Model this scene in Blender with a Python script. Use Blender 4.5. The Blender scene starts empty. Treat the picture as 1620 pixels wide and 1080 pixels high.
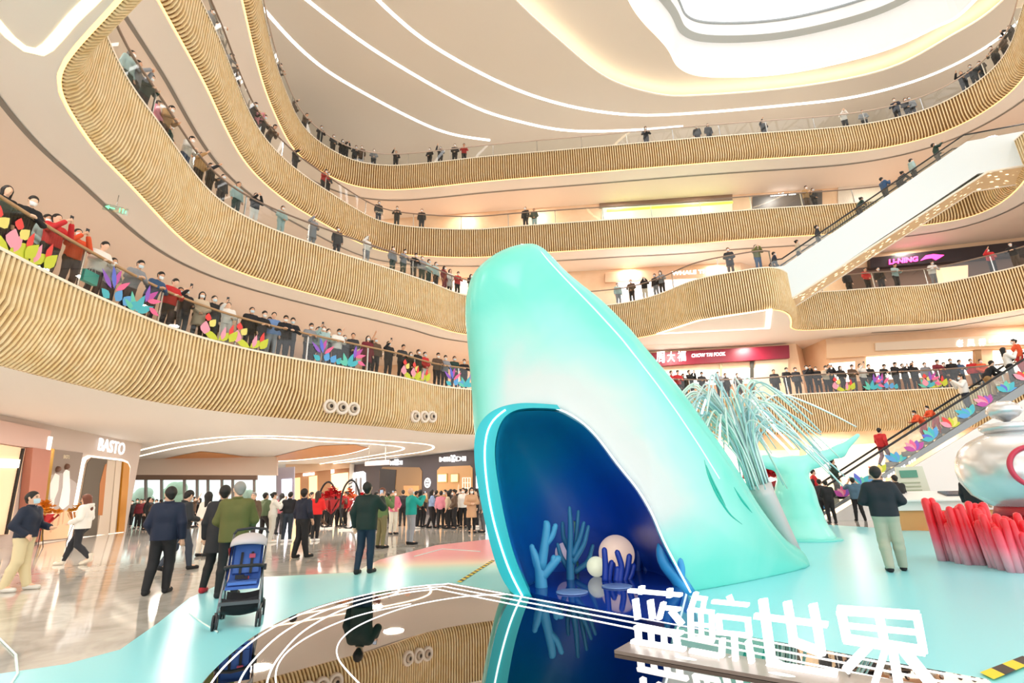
import bpy, math, random
import numpy as np
from mathutils import Vector, Matrix
from mathutils.geometry import tessellate_polygon
rnd = random.Random(7)
S = bpy.context.scene
COL = S.collection

# ------------------------------------------------------------------ camera
FPX = 800.0
PITCH = math.atan(240 / FPX)
ROLL = math.radians(1.53)
EYE = np.array([0, 0, 1.45])
_f = np.array([0, math.cos(PITCH), math.sin(PITCH)])
_r = np.array([1.0, 0, 0])
_u = np.cross(_r, _f)
AR = _r * math.cos(ROLL) - _u * math.sin(ROLL)
AU = _u * math.cos(ROLL) + _r * math.sin(ROLL)
AF = _f
cd = bpy.data.cameras.new('camera')
cd.sensor_width = 36.0
cd.lens = 36.0 * FPX / 1620
cd.clip_end = 400
cam = bpy.data.objects.new('camera', cd)
COL.objects.link(cam)
cam.matrix_world = Matrix(((AR[0], AU[0], -AF[0], EYE[0]), (AR[1], AU[1], -AF[1], EYE[1]), (AR[2], AU[2], -AF[2], EYE[2]), (0, 0, 0, 1)))
S.camera = cam

# ------------------------------------------------------------------ world, exposure
w = bpy.data.worlds.new('daylight')
S.world = w
w.use_nodes = True
wn = w.node_tree
bg = wn.nodes['Background']
bg.inputs[0].default_value = (1.0, 0.98, 0.965, 1)
bg.inputs[1].default_value = 1.6
S.view_settings.view_transform = 'Standard'
S.view_settings.look = 'None'
S.view_settings.exposure = 0.46
S.view_settings.gamma = 1.0
S.view_settings.use_curve_mapping = False
S.cycles.use_denoising = True
S.cycles.max_bounces = 10
S.cycles.diffuse_bounces = 6
S.cycles.glossy_bounces = 4
S.cycles.transparent_max_bounces = 24
S.cycles.caustics_reflective = False
S.cycles.caustics_refractive = False
S.cycles.sample_clamp_indirect = 6.0


def area_lamp(name, loc, size, power, col=(1, .93, .85), size_y=None, rot=(0, 0, 0)):
    l = bpy.data.lights.new(name, 'AREA')
    l.energy = power
    l.color = col
    l.size = size
    if size_y:
        l.shape = 'RECTANGLE'
        l.size_y = size_y
    else:
        l.shape = 'DISK'
    o = bpy.data.objects.new(name, l)
    o.location = loc
    o.rotation_euler = rot
    COL.objects.link(o)
    return o


# ------------------------------------------------------------------ geometry of the view (pixel of the photo -> point in the place)
def ray(px, py):
    d = AR * (px - 810) + AU * (540 - py) + AF * FPX
    return d / np.linalg.norm(d)


def onz(px, py, z):
    d = ray(px, py)
    return EYE + d * ((z - 1.45) / d[2])


def ony(px, py, y):
    d = ray(px, py)
    return EYE + d * (y / d[1])


def proj(P):
    v = np.asarray(P, float) - EYE
    q = v @ AF
    return 810 + FPX * (v @ AR) / q, 540 - FPX * (v @ AU) / q


class Wall:
    """vertical plane through two ground points"""
    def __init__(s, a, b):
        s.a = np.array([a[0], a[1], 0.0])
        s.b = np.array([b[0], b[1], 0.0])
        s.u = (s.b - s.a) / np.linalg.norm(s.b - s.a)
        n = np.array([s.u[1], -s.u[0], 0])
        if n @ (EYE - s.a) < 0:
            n = -n
        s.n = n

    def at(s, px, py, d=0.0):
        r = ray(px, py)
        t = ((s.a + s.n * d - EYE) @ s.n) / (r @ s.n)
        return EYE + r * t

    def pt(s, t, z, d=0.0):
        return s.a + s.u * t + s.n * d + np.array([0, 0, z])


# ------------------------------------------------------------------ materials
def lin(h):
    if isinstance(h, str):
        h = tuple(int(h[i:i + 2], 16) / 255 for i in (0, 2, 4))
    return tuple(c / 12.92 if c <= .04045 else ((c + .055) / 1.055) ** 2.4 for c in h)


MATS = {}


def mat(h, rough=.6, metal=0.0, emit=0.0, spec=.5, name=None):
    k = (h, rough, metal, emit, spec)
    if k in MATS:
        return MATS[k]
    m = bpy.data.materials.new(name or 'paint_' + str(h))
    m.use_nodes = True
    b = m.node_tree.nodes['Principled BSDF']
    c = lin(h) + (1,)
    b.inputs['Base Color'].default_value = c
    b.inputs['Roughness'].default_value = rough
    b.inputs['Metallic'].default_value = metal
    b.inputs['Specular IOR Level'].default_value = spec
    if emit:
        b.inputs['Emission Color'].default_value = c
        b.inputs['Emission Strength'].default_value = emit
    MATS[k] = m
    return m


def nmat(name):
    m = bpy.data.materials.new(name)
    m.use_nodes = True
    nt = m.node_tree
    return m, nt, nt.nodes['Principled BSDF']


def ramp(nt, fac, stops):
    r = nt.nodes.new('ShaderNodeValToRGB')
    while len(r.color_ramp.elements) < len(stops):
        r.color_ramp.elements.new(.5)
    for e, (p, c) in zip(r.color_ramp.elements, stops):
        e.position = p
        e.color = lin(c) + (1,)
    nt.links.new(fac, r.inputs[0])
    return r.outputs[0]


def noise(nt, vec, scale, detail=4, dist=0.0):
    n = nt.nodes.new('ShaderNodeTexNoise')
    n.inputs['Scale'].default_value = scale
    n.inputs['Detail'].default_value = detail
    n.inputs['Distortion'].default_value = dist
    if vec is not None:
        nt.links.new(vec, n.inputs['Vector'])
    return n.outputs[0]


def opos(nt):
    t = nt.nodes.new('ShaderNodeTexCoord')
    return t.outputs['Object']


def glass_mat(name, tint, refl=.10, rough=.02):
    m = bpy.data.materials.new(name)
    m.use_nodes = True
    nt = m.node_tree
    nt.nodes.clear()
    o = nt.nodes.new('ShaderNodeOutputMaterial')
    tr = nt.nodes.new('ShaderNodeBsdfTransparent')
    tr.inputs[0].default_value = lin(tint) + (1,)
    gl = nt.nodes.new('ShaderNodeBsdfGlossy')
    gl.inputs['Roughness'].default_value = rough
    fr = nt.nodes.new('ShaderNodeFresnel')
    fr.inputs[0].default_value = 1.45
    mx = nt.nodes.new('ShaderNodeMixShader')
    ad = nt.nodes.new('ShaderNodeMath')
    ad.operation = 'MULTIPLY_ADD'
    ad.inputs[1].default_value = .75
    ad.inputs[2].default_value = refl * .3
    nt.links.new(fr.outputs[0], ad.inputs[0])
    nt.links.new(ad.outputs[0], mx.inputs[0])
    nt.links.new(tr.outputs[0], mx.inputs[1])
    nt.links.new(gl.outputs[0], mx.inputs[2])
    nt.links.new(mx.outputs[0], o.inputs[0])
    return m


GLASS = glass_mat('clear_glass', 'f4f8f6')
GLASS2 = glass_mat('shop_glass', 'e8f4f2', .2)
WHITE = mat('efebe6', .55)
SOFFIT = mat('ece7e1', .6)
SOFFIT_WARM_LIT = mat('e8dace', .6)  # copy of the white soffit with warm light painted in
SLOT = mat('85807a', .5)
COVE = mat('ffdca4', .5, 0, 2.2)
COVEW = mat('fff4e6', .5, 0, 6.0)
LINE = mat('fffdfa', .5, 0, 4.0)
SIGNW = mat('ffffff', .4, 0, 1.5)
STEEL = mat('c9c9c6', .25, .9)
WOODRAIL = mat('b9936a', .35)
BLACK = mat('141416', .4)


# ------------------------------------------------------------------ mesh building
def add_props(o, label=None, cat=None, group=None, kind=None):
    if label: o['label'] = label
    if cat: o['category'] = cat
    if group: o['group'] = group
    if kind: o['kind'] = kind
    return o


def thing(name, label, cat, loc=(0, 0, 0), group=None, rz=0.0):
    o = bpy.data.objects.new(name, None)
    o.empty_display_size = .2
    o.location = loc
    o.rotation_euler = (0, 0, rz)
    COL.objects.link(o)
    return add_props(o, label, cat, group)


def link(name, me, parent=None, mats=None):
    o = bpy.data.objects.new(name, me)
    COL.objects.link(o)
    if parent is not None:
        o.parent = parent
    if mats:
        for m in mats:
            me.materials.append(m)
    return o


class MB:
    def __init__(s):
        s.v = []; s.f = []; s.m = []; s.cur = 0; s.sm = []
        s.smooth = False

    def mi(s, i):
        s.cur = i
        return s

    def add(s, vs, fs, smooth=None):
        o = len(s.v)
        s.v += [tuple(float(c) for c in p) for p in vs]
        sm = s.smooth if smooth is None else smooth
        for f in fs:
            s.f.append(tuple(i + o for i in f)); s.m.append(s.cur); s.sm.append(sm)
        return s

    def box(s, c, d, rz=0.0, M=None):
        x, y, z = d[0] / 2, d[1] / 2, d[2] / 2
        vs = [(a * x, b * y, e * z) for a in (-1, 1) for b in (-1, 1) for e in (-1, 1)]
        if M is not None:
            vs = [tuple(M @ Vector(p)) for p in vs]
        cz, sz = math.cos(rz), math.sin(rz)
        vs = [(p[0] * cz - p[1] * sz + c[0], p[0] * sz + p[1] * cz + c[1], p[2] + c[2]) for p in vs]
        return s.add(vs, [(0, 1, 3, 2), (4, 6, 7, 5), (0, 4, 5, 1), (2, 3, 7, 6), (0, 2, 6, 4), (1, 5, 7, 3)], False)

    def bar(s, a, b, wx, wz=None):
        a = Vector(a); b = Vector(b); d = b - a
        L = d.length
        q = d.normalized().to_track_quat('Y', 'Z').to_matrix()
        return s.box(tuple((a + b) / 2), (wx, L, wz or wx), 0, q)

    def tube(s, pts, r, n=8, cap=True, flat=1.0):
        pts = [Vector(p) for p in pts]
        k = len(pts)
        rs = r if hasattr(r, '__len__') else [r] * k
        up = None
        vs = []
        for i, p in enumerate(pts):
            t = (pts[min(i + 1, k - 1)] - pts[max(i - 1, 0)]).normalized()
            if up is None:
                up = Vector((0, 0, 1)) if abs(t.z) < .9 else Vector((0, 1, 0))
            e1 = t.cross(up).normalized()
            e2 = e1.cross(t).normalized()
            up = e2
            for j in range(n):
                a = 2 * math.pi * j / n
                vs.append(p + e1 * math.cos(a) * rs[i] + e2 * math.sin(a) * rs[i] * flat)
        fs = [(i * n + j, i * n + (j + 1) % n, (i + 1) * n + (j + 1) % n, (i + 1) * n + j) for i in range(k - 1) for j in range(n)]
        if cap:
            fs += [tuple(range(n))[::-1], tuple((k - 1) * n + j for j in range(n))]
        return s.add(vs, fs, True)

    def lathe(s, prof, c=(0, 0, 0), n=24, M=None):
        vs = []
        for r, z in prof:
            for j in range(n):
                a = 2 * math.pi * j / n
                vs.append(Vector((r * math.cos(a), r * math.sin(a), z)))
        if M is not None:
            vs = [M @ p for p in vs]
        vs = [p + Vector(c) for p in vs]
        k = len(prof)
        fs = [(i * n + j, i * n + (j + 1) % n, (i + 1) * n + (j + 1) % n, (i + 1) * n + j) for i in range(k - 1) for j in range(n)]
        fs += [tuple(range(n))[::-1], tuple((k - 1) * n + j for j in range(n))]
        return s.add(vs, fs, True)

    def ball(s, c, r, n=12, sc=(1, 1, 1)):
        prof = [(max(1e-4, r * math.sin(math.pi * i / n)), -r * math.cos(math.pi * i / n)) for i in range(n + 1)]
        return s.lathe(prof, c, max(8, int(n * 1.5)), Matrix.Diagonal(sc))

    def strip(s, A, B, closed=False):
        k = len(A)
        vs = list(A) + list(B)
        fs = [(i, (i + 1) % k, k + (i + 1) % k, k + i) for i in range(k if closed else k - 1)]
        return s.add(vs, fs)

    def prism(s, poly, off):
        """planar polygon (3d points) extruded by the vector off"""
        k = len(poly)
        P = [Vector(p) for p in poly]
        o = Vector(off)
        tri = tessellate_polygon([P])
        vs = P + [p + o for p in P]
        fs = [tuple(t) for t in tri] + [tuple(i + k for i in t)[::-1] for t in tri]
        fs += [(i, (i + 1) % k, k + (i + 1) % k, k + i) for i in range(k)]
        return s.add(vs, fs, False)

    def flat(s, poly, holes=()):
        loops = [[Vector(p) for p in poly]] + [[Vector(p) for p in h] for h in holes]
        tri = tessellate_polygon(loops)
        return s.add([p for l in loops for p in l], [tuple(t) for t in tri], False)

    def build(s, name, mats, parent=None, origin=None):
        me = bpy.data.meshes.new(name)
        v = s.v
        if origin is not None:
            v = [(p[0] - origin[0], p[1] - origin[1], p[2] - origin[2]) for p in v]
        me.from_pydata(v, [], s.f)
        if not isinstance(mats, (list, tuple)):
            mats = [mats]
        for m in mats:
            me.materials.append(m)
        me.polygons.foreach_set('material_index', s.m)
        me.polygons.foreach_set('use_smooth', s.sm)
        me.validate()
        me.update()
        o = bpy.data.objects.new(name, me)
        if origin is not None:
            o.location = origin
        COL.objects.link(o)
        if parent is not None:
            o.parent = parent
        return o


def struct(mb, name, mats, label, cat='structure', origin=None):
    o = mb.build(name, mats, None, origin)
    return add_props(o, label, cat, None, 'structure')


def panel(W, poly, d0, d1, mb=None):
    """polygon given in photo pixels, standing on wall plane W, from depth d0 to d1 in front of it"""
    mb = mb or MB()
    P = [W.at(x, y, 0) + W.n * d0 for x, y in poly]
    return mb.prism(P, W.n * (d1 - d0))


_txt = {}


def text_mesh(s, bold=.0, extr=.06):
    k = (s, bold, extr)
    if k not in _txt:
        c = bpy.data.curves.new('lettering', 'FONT')
        c.body = s
        c.size = 1
        c.offset = bold
        c.extrude = extr
        c.resolution_u = 3
        o = bpy.data.objects.new('lettering', c)
        COL.objects.link(o)
        dg = bpy.context.evaluated_depsgraph_get()
        me = bpy.data.meshes.new_from_object(o.evaluated_get(dg))
        bpy.data.objects.remove(o)
        bpy.data.curves.remove(c)
        n = len(me.vertices)
        a = np.zeros(n * 3)
        me.vertices.foreach_get('co', a)
        a = a.reshape(-1, 3)
        fs = [tuple(p.vertices) for p in me.polygons]
        bpy.data.meshes.remove(me)
        lo = a.min(0); hi = a.max(0)
        a[:, 0] = (a[:, 0] - lo[0]) / (hi[0] - lo[0])
        a[:, 1] = (a[:, 1] - lo[1]) / (hi[1] - lo[1])
        _txt[k] = (a, fs)
    return _txt[k]


def put_text(mb, s, W, quad, d=.06, bold=0.0, thick=.05):
    """lettering on wall W; quad = pixel corners bottom-left, bottom-right, top-right, top-left"""
    a, fs = text_mesh(s, bold)
    q = [W.at(*p) for p in quad]
    zs = a[:, 2]; zr = max(1e-6, zs.max() - zs.min())
    vs = []
    for x, y, z in a:
        p = (q[0] * (1 - x) + q[1] * x) * (1 - y) + (q[3] * (1 - x) + q[2] * x) * y
        vs.append(p + W.n * (d + (z - zs.min()) / zr * thick))
    mb.add(vs, fs, False)
    return mb


# ------------------------------------------------------------------ smooth solids: distance field + surface nets
class Field:
    def __init__(s, lo, hi, vox):
        s.vox = vox
        s.lo = np.array(lo, float) - 2 * vox
        s.n = np.maximum(4, np.ceil((np.array(hi, float) + 2 * vox - s.lo) / vox).astype(int) + 1)
        s.g = np.full(s.n, .25, np.float32)
        s.ax = [s.lo[i] + np.arange(s.n[i]) * vox for i in range(3)]

    def _win(s, lo, hi, pad):
        i0 = np.clip(np.floor((np.array(lo) - pad - s.lo) / s.vox).astype(int), 0, s.n - 1)
        i1 = np.clip(np.ceil((np.array(hi) + pad - s.lo) / s.vox).astype(int) + 1, 1, s.n)
        sl = tuple(slice(a, b) for a, b in zip(i0, i1))
        X = s.ax[0][sl[0]][:, None, None]; Y = s.ax[1][sl[1]][None, :, None]; Z = s.ax[2][sl[2]][None, None, :]
        return sl, X, Y, Z

    def _mix(s, sl, d, k):
        g = s.g[sl]
        if k <= 0:
            s.g[sl] = np.minimum(g, d)
        else:
            h = np.maximum(k - np.abs(g - d), 0) / k
            s.g[sl] = np.minimum(g, d) - h * h * k * .25

    def cap(s, a, b, ra, rb=None, k=.02):
        rb = ra if rb is None else rb
        a = np.array(a, float); b = np.array(b, float)
        r = max(ra, rb)
        sl, X, Y, Z = s._win(np.minimum(a, b) - r, np.maximum(a, b) + r, .06 + k)
        ab = b - a
        L2 = max(1e-9, ab @ ab)
        t = np.clip(((X - a[0]) * ab[0] + (Y - a[1]) * ab[1] + (Z - a[2]) * ab[2]) / L2, 0, 1)
        d = np.sqrt((X - a[0] - t * ab[0]) ** 2 + (Y - a[1] - t * ab[1]) ** 2 + (Z - a[2] - t * ab[2]) ** 2) - (ra + (rb - ra) * t)
        s._mix(sl, d, k)
        return s

    def ell(s, c, r, k=.015):
        c = np.array(c, float); r = np.array(r, float)
        sl, X, Y, Z = s._win(c - r, c + r, .06 + k)
        q = np.sqrt(((X - c[0]) / r[0]) ** 2 + ((Y - c[1]) / r[1]) ** 2 + ((Z - c[2]) / r[2]) ** 2)
        s._mix(sl, (q - 1) * r.min(), k)
        return s

    def clip(s, n, c):
        n = np.array(n, float); n = n / np.linalg.norm(n)
        c = np.array(c, float)
        d = (s.ax[0][:, None, None] - c[0]) * n[0] + (s.ax[1][None, :, None] - c[1]) * n[1] + (s.ax[2][None, None, :] - c[2]) * n[2]
        s.g = np.maximum(s.g, d.astype(np.float32))
        return s

    def polys(s):
        g = s.g
        g[0] = g[-1] = .2; g[:, 0] = g[:, -1] = .2; g[:, :, 0] = g[:, :, -1] = .2
        ins = g < 0
        n = s.n
        c = np.zeros(n - 1, np.uint8)
        offs = [(a, b, e) for a in (0, 1) for b in (0, 1) for e in (0, 1)]
        for a, b, e in offs:
            c += ins[a:n[0] - 1 + a, b:n[1] - 1 + b, e:n[2] - 1 + e]
        act = np.argwhere((c > 0) & (c < 8))
        if not len(act):
            return np.zeros((0, 3)), np.zeros((0, 4), int)
        idx = np.full(n - 1, -1, np.int64)
        idx[act[:, 0], act[:, 1], act[:, 2]] = np.arange(len(act))
        val = np.stack([g[act[:, 0] + a, act[:, 1] + b, act[:, 2] + e] for a, b, e in offs], 1)
        acc = np.zeros((len(act), 3)); cnt = np.zeros(len(act))
        O = np.array(offs, float)
        for i in range(8):
            for j in range(i + 1, 8):
                if np.abs(O[i] - O[j]).sum() != 1:
                    continue
                v0 = val[:, i]; v1 = val[:, j]
                m = (v0 < 0) != (v1 < 0)
                t = np.where(m, v0 / np.where(m, v0 - v1, 1), 0)
                acc += np.where(m[:, None], O[i] + (O[j] - O[i]) * t[:, None], 0)
                cnt += m
        V = (act + acc / cnt[:, None]) * s.vox + s.lo
        F = []
        for ax in range(3):
            b, e = (ax + 1) % 3, (ax + 2) % 3
            A = np.moveaxis(ins, ax, 0)
            lo = np.take(ins, range(0, n[ax] - 1), ax); hi = np.take(ins, range(1, n[ax]), ax)
            ed = np.argwhere(lo != hi)
            ok = (ed[:, b] > 0) & (ed[:, e] > 0) & (ed[:, b] < n[b] - 1) & (ed[:, e] < n[e] - 1)
            ed = ed[ok]
            flip = ~lo[ed[:, 0], ed[:, 1], ed[:, 2]]
            q = []
            for db, de in ((1, 1), (0, 1), (0, 0), (1, 0)):
                c2 = ed.copy(); c2[:, b] -= db; c2[:, e] -= de
                q.append(idx[c2[:, 0], c2[:, 1], c2[:, 2]])
            q = np.stack(q, 1)
            q[flip] = q[flip][:, ::-1]
            F.append(q)
        F = np.concatenate(F)
        F = F[(F >= 0).all(1)]
        return V, F


def quad_mesh(name, V, F, smooth=True):
    me = bpy.data.meshes.new(name)
    me.vertices.add(len(V)); me.vertices.foreach_set('co', np.ascontiguousarray(V, np.float32).ravel())
    me.loops.add(F.size); me.loops.foreach_set('vertex_index', np.ascontiguousarray(F, np.int32).ravel())
    me.polygons.add(len(F))
    me.polygons.foreach_set('loop_start', np.arange(0, F.size, 4, dtype=np.int32))
    try:
        me.polygons.foreach_set('loop_total', np.full(len(F), 4, np.int32))
    except Exception:
        pass
    me.polygons.foreach_set('use_smooth', np.full(len(F), smooth, bool))
    me.update(calc_edges=True)
    return me

# ================================================================== the galleries
def smooth_curve(P, step=.3, sig=1.2):
    P = np.array([p[:2] for p in P], float)
    Q = []
    n = len(P)
    for i in range(n - 1):
        p0, p1, p2, p3 = P[max(i - 1, 0)], P[i], P[i + 1], P[min(i + 2, n - 1)]
        for t in np.linspace(0, 1, 12, endpoint=False):
            Q.append(.5 * (2 * p1 + (p2 - p0) * t + (2 * p0 - 5 * p1 + 4 * p2 - p3) * t * t + (3 * p1 - p0 - 3 * p2 + p3) * t ** 3))
    Q.append(P[-1])
    Q = np.array(Q)
    d = np.concatenate([[0], np.cumsum(np.linalg.norm(np.diff(Q, axis=0), axis=1))])
    m = int(d[-1] / step) + 1
    u = np.linspace(0, d[-1], m)
    Q = np.stack([np.interp(u, d, Q[:, 0]), np.interp(u, d, Q[:, 1])], 1)
    if sig > 0:
        k = int(sig * 3 / step) + 1
        wt = np.exp(-.5 * (np.arange(-k, k + 1) * step / sig) ** 2); wt /= wt.sum()
        E = np.concatenate([2 * Q[0] - Q[k:0:-1], Q, 2 * Q[-1] - Q[-2:-k - 2:-1]])
        Q = np.stack([np.convolve(E[:, i], wt, 'valid') for i in (0, 1)], 1)
    return Q


class Edge:
    def __init__(s, Q, z, H):
        s.Q = Q; s.z = z; s.H = H
        T = np.gradient(Q, axis=0)
        T /= np.linalg.norm(T, axis=1)[:, None]
        s.N = np.stack([-T[:, 1], T[:, 0]], 1)      # away from the void
        s.S = np.concatenate([[0], np.cumsum(np.linalg.norm(np.diff(Q, axis=0), axis=1))])
        s.L = s.S[-1]

    def at(s, u, o=0.0):
        u = min(max(u, 0), s.L)
        x = np.interp(u, s.S, s.Q[:, 0]); y = np.interp(u, s.S, s.Q[:, 1])
        n = np.array([np.interp(u, s.S, s.N[:, 0]), np.interp(u, s.S, s.N[:, 1])])
        n /= np.linalg.norm(n)
        return np.array([x, y]) + n * o, n

    def line(s, o, z, a=0.0, b=None, step=.3):
        b = s.L if b is None else b
        return [np.array([*s.at(u, o)[0], z]) for u in np.linspace(a, b, max(2, int((b - a) / step)))]

    def find(s, px, o=.5, dz=.9, ylim=None, a=0.0, b=None):
        """arc length where the offset line crosses the photo column px"""
        us = np.arange(a, s.L if b is None else b, .1)
        best = None
        for u in us:
            p, n = s.at(u, o)
            q = np.array([p[0], p[1], s.z + dz])
            if (q - EYE) @ AF < 2:
                continue
            X, Y = proj(q)
            if ylim and not (ylim[0] < Y < ylim[1]):
                continue
            e = abs(X - px)
            if best is None or e < best[0]:
                best = (e, u)
        return best[1]


ZL = {2: 6.4, 3: 13.0, 4: 18.8, 5: 24.6}
HF = {2: 2.15, 3: 2.33, 4: 1.9, 5: 1.78}
ZS = {2: 4.7, 3: 10.65, 4: 16.88, 5: 22.8}         # undersides
TR = {2: [(0, 395), (83, 440), (167, 477), (253, 515), (333, 540), (420, 560), (493, 573), (560, 585), (640, 598), (747, 617), (1110, 630), (1300, 622), (1490, 615)],
      3: [(170, 83), (200, 130), (240, 183), (280, 240), (317, 290), (360, 328), (427, 362), (540, 402), (613, 425), (687, 450), (737, 468), (860, 486), (970, 482), (1037, 468), (1100, 443), (1167, 430), (1220, 423)],
      4: [(315, 0), (350, 73), (377, 143), (410, 210), (460, 263), (513, 300), (583, 343), (627, 357), (740, 364), (823, 358), (973, 348), (1080, 342), (1180, 333), (1347, 322)],
      5: [(412, 0), (430, 83), (450, 143), (483, 207), (540, 247), (583, 260), (640, 262), (773, 248), (900, 237), (1080, 221), (1180, 213), (1347, 200), (1447, 180), (1513, 153), (1573, 110), (1603, 67), (1617, 20)]}


def tr(L):
    return [onz(x, y, ZL[L])[:2] for x, y in TR[L]]


n3 = [onz(x, y, 10.7)[:2] for x, y in [(238, 0), (187, 53), (153, 87), (127, 120), (121, 150)]]
PTS = {2: [(-8.5, -2), (-9.6, 3), (-10.1, 6.5)] + tr(2) + [(27.6, 26.3), (29, 22.5), (28.6, 17), (27, 11)],
       3: [(9, -3), (3, 1.0), (-2, 4.4)] + n3 + tr(3)[1:] + [onz(1236, 431, 13)[:2] + np.array([.5, .3]), (16.9, 28.4), (17.6, 29.6)] + [onz(x, y, 13)[:2] for x, y in [(1320, 461), (1400, 455), (1480, 450), (1563, 433), (1620, 420)]] + [(29.6, 24), (28.6, 19), (26, 12)],
       4: [(-8.6, 2), (-10, 8)] + tr(4) + [onz(x, y, 16.9)[:2] for x, y in [(1457, 353), (1547, 337), (1600, 300), (1620, 273)]] + [(26.6, 19), (24, 13)],
       5: [(-7, 6), (-9.6, 12)] + tr(5) + [(23.5, 15.5), (19, 10)]}
EDGE = {L: Edge(smooth_curve(PTS[L], .3, {2: .9, 3: .45, 4: .7, 5: .7}[L]), ZL[L], HF[L]) for L in ZL}
OUT = {2: [(45, 8), (45, 62), (-45, 62), (-45, -6)], 3: [(45, 10), (45, 60), (-45, 60), (-45, -12), (9, -12)],
       4: [(45, 8), (45, 60), (-45, 60), (-45, -2)], 5: [(45, 4), (45, 60), (-45, 60), (-45, 2)]}
ORD = {2: 'second', 3: 'third', 4: 'fourth', 5: 'top'}

# slats: gold brown timber fins
m_fin, nt, b = nmat('slat_timber')
nz = noise(nt, opos(nt), 3.0, 3)
nt.links.new(ramp(nt, nz, [(.3, 'e8ca92'), (.7, 'f3dfb6')]), b.inputs['Base Color'])
b.inputs['Roughness'].default_value = .45
m_back = mat('8a6436', .75)
m_tile, nt, b = nmat('gallery_tile')
nz = noise(nt, opos(nt), 1.2, 5)
nt.links.new(ramp(nt, nz, [(.3, 'cfc6bb'), (.7, 'e2dad0')]), b.inputs['Base Color'])
b.inputs['Roughness'].default_value = .2

for L, E in EDGE.items():
    z, H = E.z, E.H
    prof = [(0, 0), (0, -.70 * H), (.03, -.82 * H), (.12, -.93 * H), (.27, -H)]
    mb = MB()
    mb.smooth = True
    rows = [[np.array([*E.at(u, o + .02)[0], z + dz]) for u in E.S] for o, dz in prof]
    for A, B in zip(rows[:-1], rows[1:]):
        mb.strip(A, B)
    mb.mi(1)
    step = {2: .125, 3: .125, 4: .15, 5: .16}[L]
    kinky = L in (2, 3)
    uk0, uk1 = (18, 26) if L == 2 else (24 + 6, 24 + 16)
    for u in np.arange(.1, E.L - .1, step):
        vs = []
        pr = prof
        if kinky and u < uk1:
            tk = .34 + .12 * math.sin(u * 1.15) + .05 * math.sin(u * 2.7) + (max(0, (u - uk0 + 2)) * .06 if L == 2 else .12)
            tk = min(tk, .69)
            pr = [prof[0], (0, -tk * H)] + prof[1:]
        for o, dz in pr:
            sh = 0
            t = -dz / H
            if kinky and u < uk1:
                sh = -(.8 if L == 2 else .4) * max(0, min(t, .95) - tk) * (1 if u < uk0 else max(0, (uk1 - u) / (uk1 - uk0)))
            for du, oo in ((-.03, .02), (-.03, -.06), (.03, -.06), (.03, .02)):
                p, n = E.at(u + du + sh, o + oo)
                vs.append((p[0], p[1], z + dz))
        k = len(pr)
        fs = [(i * 4 + j, i * 4 + j + 1, i * 4 + 5 + j, i * 4 + 4 + j) for i in range(k - 1) for j in range(3)]
        fs.append(tuple((k - 1) * 4 + j for j in range(4)))
        mb.add(vs, fs, False)
    struct(mb, 'trim_%d' % (L - 1), [m_back, m_fin], 'gold timber slat band facing the void below the %s gallery rail' % ORD[L], 'trim')
    # kerb and light strip
    mb = MB()
    a, c = E.line(-.07, z + .05), E.line(.26, z + .05)
    d = E.line(-.07, z - .02)
    mb.strip(a, c).strip(d, a)
    mb.strip(E.line(.26, z + .05), E.line(.26, z))
    struct(mb, 'trim_%d' % (L + 3), [mat('f6ead6', .4)], 'pale kerb strip on top of the slats along the %s gallery' % ORD[L], 'trim')
    mb = MB()
    mb.strip(E.line(.29, z - H + .0), E.line(.43 if L == 2 else .38, z - H + .04))
    struct(mb, 'trim_%d' % (L + 7), [COVE if L == 2 else mat('ffc27a', .5, 0, 1.9)], 'warm light strip under the slats of the %s gallery' % ORD[L], 'light strip')
    # floor and underside
    out = OUT[L]
    mb = MB()
    mb.flat([(p[0], p[1], z) for p in E.line(.05, z, step=.6)] + [(x, y, z) for x, y in out])
    struct(mb, 'floor', [m_tile], 'tiled walkway floor of the %s gallery' % ORD[L], 'floor')
    mb = MB()
    zs = ZS[L]
    oe = .43 if L == 2 else .38
    ring = E.line(oe, zs, step=.6)
    mb.flat([(p[0], p[1], zs) for p in ring] + [(x, y, zs) for x, y in out])
    mb.strip(E.line(oe, zs), E.line(oe, z - H + .04))
    # peach field behind the slot: warm gallery light painted into the soffit
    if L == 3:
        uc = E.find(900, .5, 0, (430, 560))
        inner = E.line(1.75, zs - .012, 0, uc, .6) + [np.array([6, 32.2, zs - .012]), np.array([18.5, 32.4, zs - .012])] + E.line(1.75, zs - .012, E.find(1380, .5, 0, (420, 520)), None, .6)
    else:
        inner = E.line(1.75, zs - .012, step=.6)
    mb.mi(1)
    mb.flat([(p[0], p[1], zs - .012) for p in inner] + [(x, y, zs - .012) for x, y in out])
    mb.mi(2)
    wl = .16
    parts = [(0, None)] if L != 3 else [(0, uc), (E.find(1380, .5, 0, (420, 520)), None)]
    for a, c in parts:
        mb.strip(E.line(1.6, zs - .02, a, c), E.line(1.6 + wl, zs - .02, a, c))
    struct(mb, 'ceiling', [SOFFIT, SOFFIT_WARM_LIT if L > 2 else SOFFIT, SLOT], 'plain white soffit with a dark slot under the %s gallery' % ORD[L], 'ceiling')

# ------------------------------------------------------------------ roof
ZR = 28.9
cove = [onz(x, y, ZR) for x, y in [(815, 0), (880, 60), (960, 125), (1040, 150), (1100, 152), (1250, 140), (1400, 112), (1500, 60), (1590, 0)]]
cove = [p[:2] for p in cove] + [(29, 17), (24, 9), (14, 6), (4, 9), (-1.5, 16), (-1, 20)]
sky = [onz(x, y, 29.7)[:2] for x, y in [(1000, 0), (1060, 70), (1080, 105), (1130, 118), (1250, 112), (1390, 80), (1480, 40), (1540, 0)]] + [(27.5, 15), (22, 10), (12, 9), (6, 13), (6.3, 19)]


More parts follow.
